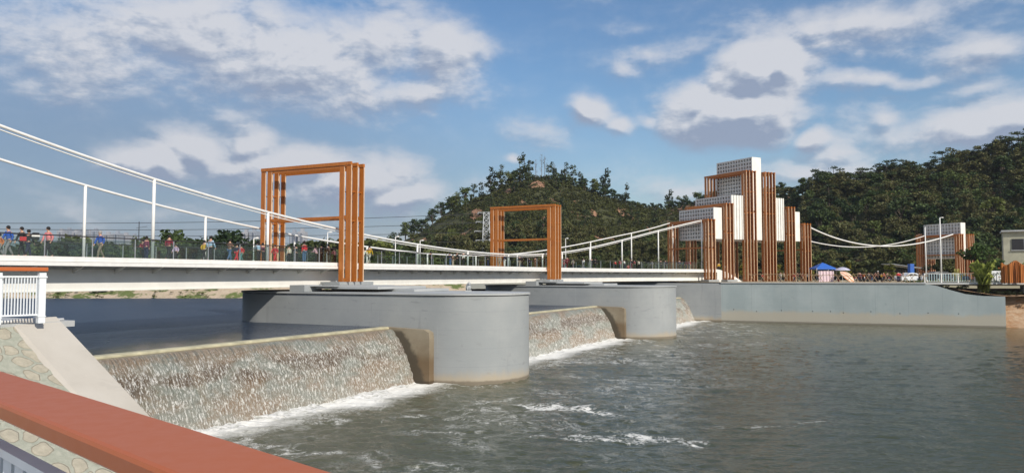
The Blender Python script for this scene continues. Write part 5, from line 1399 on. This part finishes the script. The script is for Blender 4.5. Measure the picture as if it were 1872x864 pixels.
def pose(kind):
    # +X is forward, Y lateral, Z up; height 1.70
    lean = {'walk':.03,'stand':0.,'rail':.10,'carry':.02,'crouch':.12}[kind]
    pz = .92 if kind != 'crouch' else .42
    pel = (0,0,pz); che = (lean*.6,0,pz+.30); sh = (lean,0,pz+.47); nk = (lean+.01,0,pz+.56); hd = (lean+.03,0,pz+.66); tp = (lean+.02,0,pz+.74)
    legs = {}
    for s_ in (-1,1):
        hip = (0,s_*.09,pz-.04)
        if kind in ('walk','carry'):
            kn = (.14*s_+.05, s_*.09, .49); an = (.26*s_-.04 if s_ > 0 else -.30, s_*.09, .10 if s_ > 0 else .16); to = (an[0]+.15, s_*.10, .035 if s_ > 0 else .05)
        elif kind == 'crouch': kn = (.36, s_*.12, .46); an = (.10, s_*.11, .09); to = (.26, s_*.12, .035)
        else: kn = (.02, s_*.10, .48); an = (0, s_*.10, .09); to = (.15, s_*.12, .035)
        legs[s_] = (hip, kn, an, to)
    arms = {}
    for s_ in (-1,1):
        shd = (lean, s_*.18, pz+.45)
        if kind == 'walk': el_ = (lean-.12*s_, s_*.22, pz+.20); wr = (lean-.12*s_+.10, s_*.21, pz-.02)
        elif kind == 'stand': el_ = (lean-.02, s_*.23, pz+.19); wr = (lean+.05, s_*.22, pz-.05)
        elif kind == 'rail': el_ = (lean+.10, s_*.23, pz+.20); wr = (lean+.34, s_*.15, pz+.20)
        elif kind == 'carry': el_ = (lean+.02, s_*.22, pz+.18); wr = (lean+.26, s_*.08, pz+.26)
        else: el_ = (lean+.16, s_*.2, pz+.22); wr = (lean+.36, s_*.12, pz+.12)
        arms[s_] = (shd, el_, wr)
    J = [(pel,(.13,.10)),(che,(.135,.10)),(sh,(.10,.085)),(nk,.048),(hd,.088),(tp,.070)]; E = [(0,1),(1,2),(2,3),(3,4),(4,5)]
    TJ = [(pel,(.15,.125)),(che,(.165,.125)),(sh,(.12,.10))]; TE = [(0,1),(1,2)]
    PJ = [((pel[0],0,pz+.04),(.135,.11))]; PE_ = []
    shoes = []
    V_ = lambda a, b, t_: tuple(a[i]+(b[i]-a[i])*t_ for i in range(3))
    for s_ in (-1,1):
        hip, kn, an, to = legs[s_]; b = len(J); J += [(hip,.088),(kn,.055),(an,.036),(to,.032)]; E += [(0,b),(b,b+1),(b+1,b+2),(b+2,b+3)]
        b = len(PJ); PJ += [(hip,.105),(kn,.075),(V_(kn,an,.93),.060)]; PE_ += [(0,b),(b,b+1),(b+1,b+2)]
        shd, el_, wr = arms[s_]; b = len(J); hn = V_(el_, wr, 1.22)
        J += [(shd,.058),(el_,.040),(wr,.028),(hn,.030)]; E += [(2,b),(b,b+1),(b+1,b+2),(b+2,b+3)]
        # fingers and thumb
        tip = V_(el_, wr, 1.5); dx = Vector(tip)-Vector(hn); lat = dx.normalized().cross(Vector((0,1,0))); lat.normalize()
        for k, ln in enumerate((.85,1.0,.95,.75)):
            off = lat*(.026*(k-1.5)); c = len(J); J.append((tuple(Vector(hn)+off+dx*ln*.9), .008)); E.append((b+3, c))
        c = len(J); J.append((tuple(Vector(hn)+lat*.05+dx*.25), .010)); E.append((b+2, c))
        b = len(TJ); TJ += [(shd,.078),(el_,.062),(V_(el_,wr,.92),.048)]; TE += [(2,b),(b,b+1),(b+1,b+2)]
        shoes.append((an, to))
    J.append(((hd[0]+.098,0,hd[2]-.005),.016)); E.append((4,len(J)-1))      # nose
    body = skin_mesh('body', J, E); top = skin_mesh('jacket', TJ, TE); tr = skin_mesh('trousers', PJ, PE_)
    hb = MB(); hb.ball((hd[0]-.018,0,hd[2]+.035), .108, .102, .112, 10, 7); hm = hb.build('hair', None); hair = hm.data; bpy.data.objects.remove(hm); hair.shade_smooth()
    lh = MB(); lh.ball((hd[0]-.03,0,hd[2]+.03), .112, .108, .12, 10, 7); lh.ball((hd[0]-.07,0,hd[2]-.12), .075, .09, .17, 8, 6); hm = lh.build('hair', None); hairl = hm.data; bpy.data.objects.remove(hm); hairl.shade_smooth()
    sm = []
    for an, to in shoes:
        m2 = MB(); m2.tube([(an[0]-.07,an[1],to[2]+.02),(an[0],an[1],to[2]+.03),(to[0]+.06,to[1],to[2])], [.04,.052,.032], 7); hm = m2.build('shoe', None); sm.append(hm.data); bpy.data.objects.remove(hm); sm[-1].shade_smooth()
    eyes = MB()
    for s_ in (-1,1): eyes.ball((hd[0]+.082, s_*.032, hd[2]+.012), .011, .013, .009, 6, 4)
    eyes.ball((hd[0]+.083, 0, hd[2]-.045), .008, .022, .006, 6, 4)
    hm = eyes.build('face', None); fm = hm.data; bpy.data.objects.remove(hm)
    return dict(body=body, jacket=top, trousers=tr, hair=hair, hairl=hairl, shoes=sm, face=fm)
POSES = {k: pose(k) for k in ('walk','stand','rail','carry','crouch')}
PALC = dict(red=(.55,.02,.03), dred=(.20,.012,.03), orange=(.55,.17,.05), blue=(.02,.09,.42), navy=(.015,.02,.06), black=(.012,.012,.015), pink=(.72,.24,.25), lpink=(.62,.36,.42), lilac=(.55,.42,.60), yellow=(.62,.38,.02), white=(.72,.71,.68), cream=(.60,.56,.46), lblue=(.28,.42,.55), grey=(.22,.22,.23), khaki=(.20,.17,.12), jeans=(.06,.13,.25), brown=(.14,.075,.05), maroon=(.16,.02,.06), skin=(.50,.29,.20), hair=(.012,.010,.010), hgrey=(.30,.28,.27), beige=(.42,.34,.26), teal=(.06,.2,.2))
cm = lambda k: simple('cloth_'+k, PALC[k], .85 if k != 'skin' else .5, 0, .08, 9.)
def person(loc, h, face, top, bot, pz, label, group=None, hair='hair', longh=False, shoes='black'):
    pr = POSES[pz]; root = thing('person', label, 'person', tuple(loc), group); sc = h/1.70 if pz != 'crouch' else h/1.70
    root.rotation_euler = (0,0,face); wk = 1.0 if h > 1.35 else 1.12
    root.scale = (sc*wk, sc*wk, sc)
    for nm, me, mt in (('body',pr['body'],'skin'),('jacket',pr['jacket'],top),('trousers',pr['trousers'],bot),('hair',pr['hairl'] if longh else pr['hair'],hair),('shoe',pr['shoes'][0],shoes),('shoe',pr['shoes'][1],shoes),('face',pr['face'],'hair')):
        if not me.materials: me.materials.append(cm('skin'))
        o = bpy.data.objects.new(nm, me); COL.objects.link(o); o.parent = root; o.material_slots[0].link = 'OBJECT'; o.material_slots[0].material = cm(mt)
    return root
ZD = .93
def on_bridge(px, v, h, face, top, bot, pz, label, **k):
    s = s_at(px, v); p_, tn_ = P(s, v); base = math.atan2(tn_.y, tn_.x)
    return person((p_.x, p_.y, ZD), h, base+R(face), top, bot, pz, label, **k)
L_, R_ = 180, 0     # walking to the left / right end of the bridge
PEOPLE = [
 (2,3.0,1.25,L_,'orange','grey','walk','child in an orange top at the left edge walking along the bridge'),
 (15,3.6,1.72,L_,'blue','grey','walk','man in a bright blue top with grey trousers at the left edge of the bridge'),
 (37,2.4,1.62,L_,'black','black','walk','person in black with a red bag at the hip near the left edge'),
 (53,3.2,1.55,R_,'black','navy','walk','person in a black and white jacket just right of the one with the red bag'),
 (90,2.6,1.72,L_,'pink','black','walk','person in a pink jacket and black trousers walking left'),
 (183,3.0,1.68,L_,'blue','khaki','walk','elderly man in a blue jacket and khaki trousers between the first two hanger posts'),
 (263,4.2,1.35,L_,'dred','black','rail','child in dark red with white trim left of the second hanger post'),
 (268,3.0,1.50,R_,'maroon','navy','stand','person in maroon partly hidden by the second hanger post'),
 (309,3.2,1.68,R_,'dred','black','walk','adult in a dark red jacket holding out an arm to the lilac child'),
 (321,2.8,1.10,L_,'lilac','black','walk','small child in a lilac jacket right of the dark red adult'),
 (373,3.2,1.45,R_,'yellow','black','walk','person in a yellow jacket beside the third thin hanger post'),
 (382,2.6,1.72,R_,'lblue','black','walk','tall person in a light denim jacket right of the yellow jacket'),
 (421,3.0,1.62,R_,'brown','jeans','carry','person in a white and brown top with jeans walking with folded arms'),
 (432,2.6,1.30,R_,'navy','red','walk','child in a navy jacket and red trousers'),
 (442,3.2,1.25,L_,'red','teal','walk','child in a hooded red jacket left of the nearest portal'),
 (474,2.8,1.58,90,'lblue','black','rail','woman with long dark hair in a pale blue top at the far railing'),
 (481,3.6,1.50,90,'maroon','black','rail','person in maroon beside the woman in pale blue'),
 (501,2.2,1.32,L_,'red','red','walk','child all in bright red just right of a thick hanger post'),
 (529,4.2,1.45,90,'cream','black','stand','person in a cream jacket seen inside the nearest portal'),
 (541,4.6,1.60,90,'black','black','rail','person all in black behind the man in the red jacket'),
 (554,2.4,1.75,90,'red','jeans','stand','broad man in a red jacket and blue jeans seen from behind'),
 (578,3.4,1.50,100,'lpink','black','rail','person in a pale pink jacket right of the man in red'),
 (588,4.0,1.66,R_,'black','black','stand','person in black leaning behind the pale pink jacket'),
 (600,3.6,1.66,90,'brown','khaki','rail','person in brown close to the right column of the nearest portal'),
 (611,3.2,1.35,90,'pink','black','rail','child in a pink jacket at the right column of the nearest portal'),
 (664,3.2,1.50,R_,'white','grey','walk','person in white just right of the nearest portal columns'),
 (676,2.8,1.70,R_,'yellow','cream','walk','person with black hair in a black and yellow jacket right of the nearest portal'),
 (788,5.0,1.60,90,'black','black','rail','lone dark figure right of the mid-span hanger post'),
 (824,4.4,1.55,90,'navy','jeans','rail','person in navy left of the one in black in mid-span'),
 (829,3.6,1.30,90,'brown','beige','stand','child in brown between two taller people in mid-span'),
 (836,4.0,1.66,90,'black','black','stand','person all in black left of the white jacket in mid-span'),
 (848,3.2,1.68,90,'white','black','stand','person in a white jacket with black trousers in mid-span'),
 (893,4.2,1.66,90,'black','navy','rail','dark figure in front of the lattice pylon'),
 (913,3.6,1.45,R_,'beige','beige','walk','person in tan inside the second portal'),
 (923,3.2,1.70,90,'navy','white','stand','tall person in navy with pale trousers inside the second portal'),
 (949,4.2,1.62,R_,'black','beige','walk','person in black stepping right inside the second portal'),
 (956,4.6,1.60,90,'black','black','rail','dark figure leaning on the far railing inside the second portal'),
 (968,4.6,1.45,90,'navy','navy','rail','person in navy beside the dark figure inside the second portal'),
 (979,4.6,1.55,90,'brown','brown','stand','person in brown near the right column of the second portal'),
 (1031,4.2,1.50,R_,'dred','red','walk','person in red just right of the second portal lower than its neighbour'),
 (1037,3.4,1.72,R_,'dred','dred','walk','taller person in dark red right of the second portal'),
 (1048,3.8,1.40,L_,'beige','maroon','walk','person in a beige top right of the two in dark red'),
 (1068,4.0,1.60,90,'white','grey','stand','person in white alone left of a hanger post past the second portal'),
 (1082,4.4,1.66,90,'black','black','stand','dark figure left of a pair past the second portal'),
 (1089,4.0,1.68,R_,'black','black','walk','dark figure walking right past the second portal'),
 (1125,3.8,1.35,90,'red','black','rail','child in red at the left end of the red group far along the bridge'),
 (1134,3.2,1.50,L_,'red','navy','stand','person in red left of the white top on the far part of the bridge'),
 (1142,3.6,1.55,90,'white','navy','rail','person in a white top in the middle of the red group'),
 (1149,2.8,1.10,L_,'pink','red','crouch','crouching child in pink in the red group'),
 (1155,3.2,1.68,R_,'black','dred','stand','person in black at the thin far hanger post'),
 (1162,3.4,1.50,90,'dred','black','rail','person in dark red right of the thin far hanger post'),
 (1169,3.6,1.50,90,'cream','black','stand','person in cream at the right end of the red group'),
 (1192,4.4,1.45,L_,'grey','black','walk','person in grey on the far part of the bridge'),
 (1210,4.4,1.60,90,'black','black','rail','left one of two dark figures near the gate end of the bridge'),
 (1216,4.0,1.60,R_,'navy','black','stand','navy figure next to the dark one near the gate end of the bridge'),
 (1243,3.8,1.66,90,'navy','black','stand','person in navy left of the red pair near the gate'),
 (1248,4.4,1.55,90,'teal','navy','stand','person in dark teal left of the red pair near the gate'),
 (1254,3.6,1.45,L_,'dred','navy','walk','left one of the red pair near the gate'),
 (1260,3.2,1.60,R_,'red','black','walk','right one of the red pair near the gate'),
 (1293,4.4,1.6,90,'black','black','stand','dark figure behind the first low gate frame')]
for a in PEOPLE:
    lh = 'long dark hair' in a[7]
    on_bridge(*a, longh=lh, hair='hgrey' if 'elderly' in a[7] else 'hair')
def on_plaza(px, d, h, face, top, bot, pz, label, zb=-1.06):
    q = at(px, 503, d); person((q.x, q.y, zb), h, R(face), top, bot, pz, label)
for a in [
 (1314,131,1.62,90,'yellow','black','stand','person in yellow between the first two gate frames',.6),
 (1326,131,1.62,0,'white','navy','stand','person in white between the first two gate frames',.3),
 (1393,127,1.35,0,'red','black','walk','child in red between the tall gate columns'),
 (1427,128,1.70,200,'white','grey','stand','person in white left of another in white right of the tall columns'),
 (1433,128,1.62,180,'cream','black','stand','person in a cream top right of the tall columns'),
 (1452,126,1.50,180,'red','navy','walk','person in red left of the last gate frames'),
 (1458,130,1.60,0,'maroon','black','stand','person in maroon between the last two gate frames'),
 (1466,126,1.45,0,'dred','black','walk','person in dark red at the last gate frame'),
 (1476,129,1.50,0,'white','black','stand','person in white just left of the blue tent'),
 (1491,129,1.60,90,'black','black','stand','dark figure under the blue tent'),
 (1497,130,1.50,120,'red','navy','stand','person in red under the blue tent'),
 (1531,125,1.35,0,'black','red','crouch','person crouching in black between the tent cloth and the orange umbrella'),
 (1568,127,1.60,0,'black','navy','walk','person in black right of the orange umbrella'),
 (1572,130,1.66,90,'maroon','black','stand','person in maroon behind the barrier right of the umbrellas'),
 (1579,126,1.45,180,'orange','black','walk','person in an orange jacket in the crowd behind the barrier'),
 (1588,129,1.60,40,'grey','black','stand','person in grey in the crowd behind the barrier'),
 (1594,127,1.35,0,'navy','jeans','walk','child in navy in the crowd behind the barrier'),
 (1600,125,1.62,10,'dred','black','walk','person in dark red left of the one with the white hat'),
 (1605,127,1.75,180,'black','black','stand','person wearing a white hat in the crowd'),
 (1611,124,1.45,0,'yellow','black','stand','person in yellow beside the one in red near the round black bag'),
 (1615,124,1.62,0,'red','black','walk','person in red with dark trousers right of the yellow top'),
 (1622,130,1.60,90,'black','black','stand','dark figure left of the young yellowish tree'),
 (1642,124,1.70,90,'red','navy','stand','person in red on open sand left of the silver car'),
 (1645,127,1.62,90,'dred','black','stand','person in dark red behind the one standing on open sand'),
 (1651,128,1.66,0,'beige','black','stand','person in beige at the front of the silver car'),
 (1681,122,1.60,120,'black','black','stand','dark figure just right of the silver car')]: on_plaza(*a)
# things carried
s = s_at(37, 1.9); p_, _ = P(s, 1.9); mbx = MB(); root = thing('red_bag', 'small red bag carried at the hip by the walker in black', 'bag', (p_.x, p_.y, ZD+.85))
MB().obox((p_.x, p_.y, ZD+.98), (.12,.1,0), (-.03,.05,0), (0,0,.11)).build('pouch', cm('red'), root, bevel=.03); MB().tube([(p_.x-.1,p_.y,ZD+1.05),(p_.x-.02,p_.y+.1,ZD+1.42),(p_.x+.1,p_.y+.05,ZD+1.05)], .012, 5).build('strap', cm('black'), root)
s = s_at(53, 2.8); p_, tn_ = P(s, 2.8); root = thing('backpack', 'black and white backpack worn by the second walker from the red bag', 'backpack', (p_.x, p_.y, ZD+1.0))
MB().obox((p_.x+.1, p_.y+.12, ZD+1.18), (.14,.1,0), (-.07,.10,0), (0,0,.2)).build('pack', cm('black'), root, bevel=.05); MB().obox((p_.x+.1, p_.y+.12, ZD+1.20), (.155,.11,0), (-.075,.107,0), (0,0,.045)).build('stripe', cm('white'), root)
q = at(1600, 503, 123.2); root = thing('black_bag', 'round black bag standing by the barrier in front of the crowd', 'bag', (q.x, q.y, -1.06)); mb = MB(); mb.ball((q.x, q.y, -.72), .34, .22, .34); mb.build('bag', cm('black'), root, smooth=True); MB().tube([(q.x-.15,q.y,-.42),(q.x,q.y,-.28),(q.x+.15,q.y,-.42)], .02, 5).build('handle', cm('black'), root)
q = at(1605, 503, 127); root = thing('white_hat', 'white brimmed hat worn in the crowd behind the barrier', 'hat', (q.x, q.y, .66)); mb = MB(); mb.tube([(q.x,q.y,.60),(q.x,q.y,.62)], .2, 12); mb.build('brim', cm('white'), root); mb = MB(); mb.ball((q.x,q.y,.66), .12, .12, .1); mb.build('crown', cm('white'), root)
print('individual trees', n_ind)

# ------------------------------------------------------------------ air
hz_m = bpy.data.materials.new('haze_air'); hz_m.use_nodes = True; t = hz_m.node_tree; t.nodes.remove(t.nodes['Principled BSDF'])
pv = t.nodes.new('ShaderNodeVolumePrincipled'); pv.inputs['Color'].default_value = (.80,.88,1,1); pv.inputs['Density'].default_value = .00012; pv.inputs['Anisotropy'].default_value = .2
t.links.new(pv.outputs[0], t.nodes['Material Output'].inputs['Volume'])
tag(MB().box(-3600, 3600, -300, 5100, -10, 130).build('haze', hz_m), None, None, None, 'stuff')
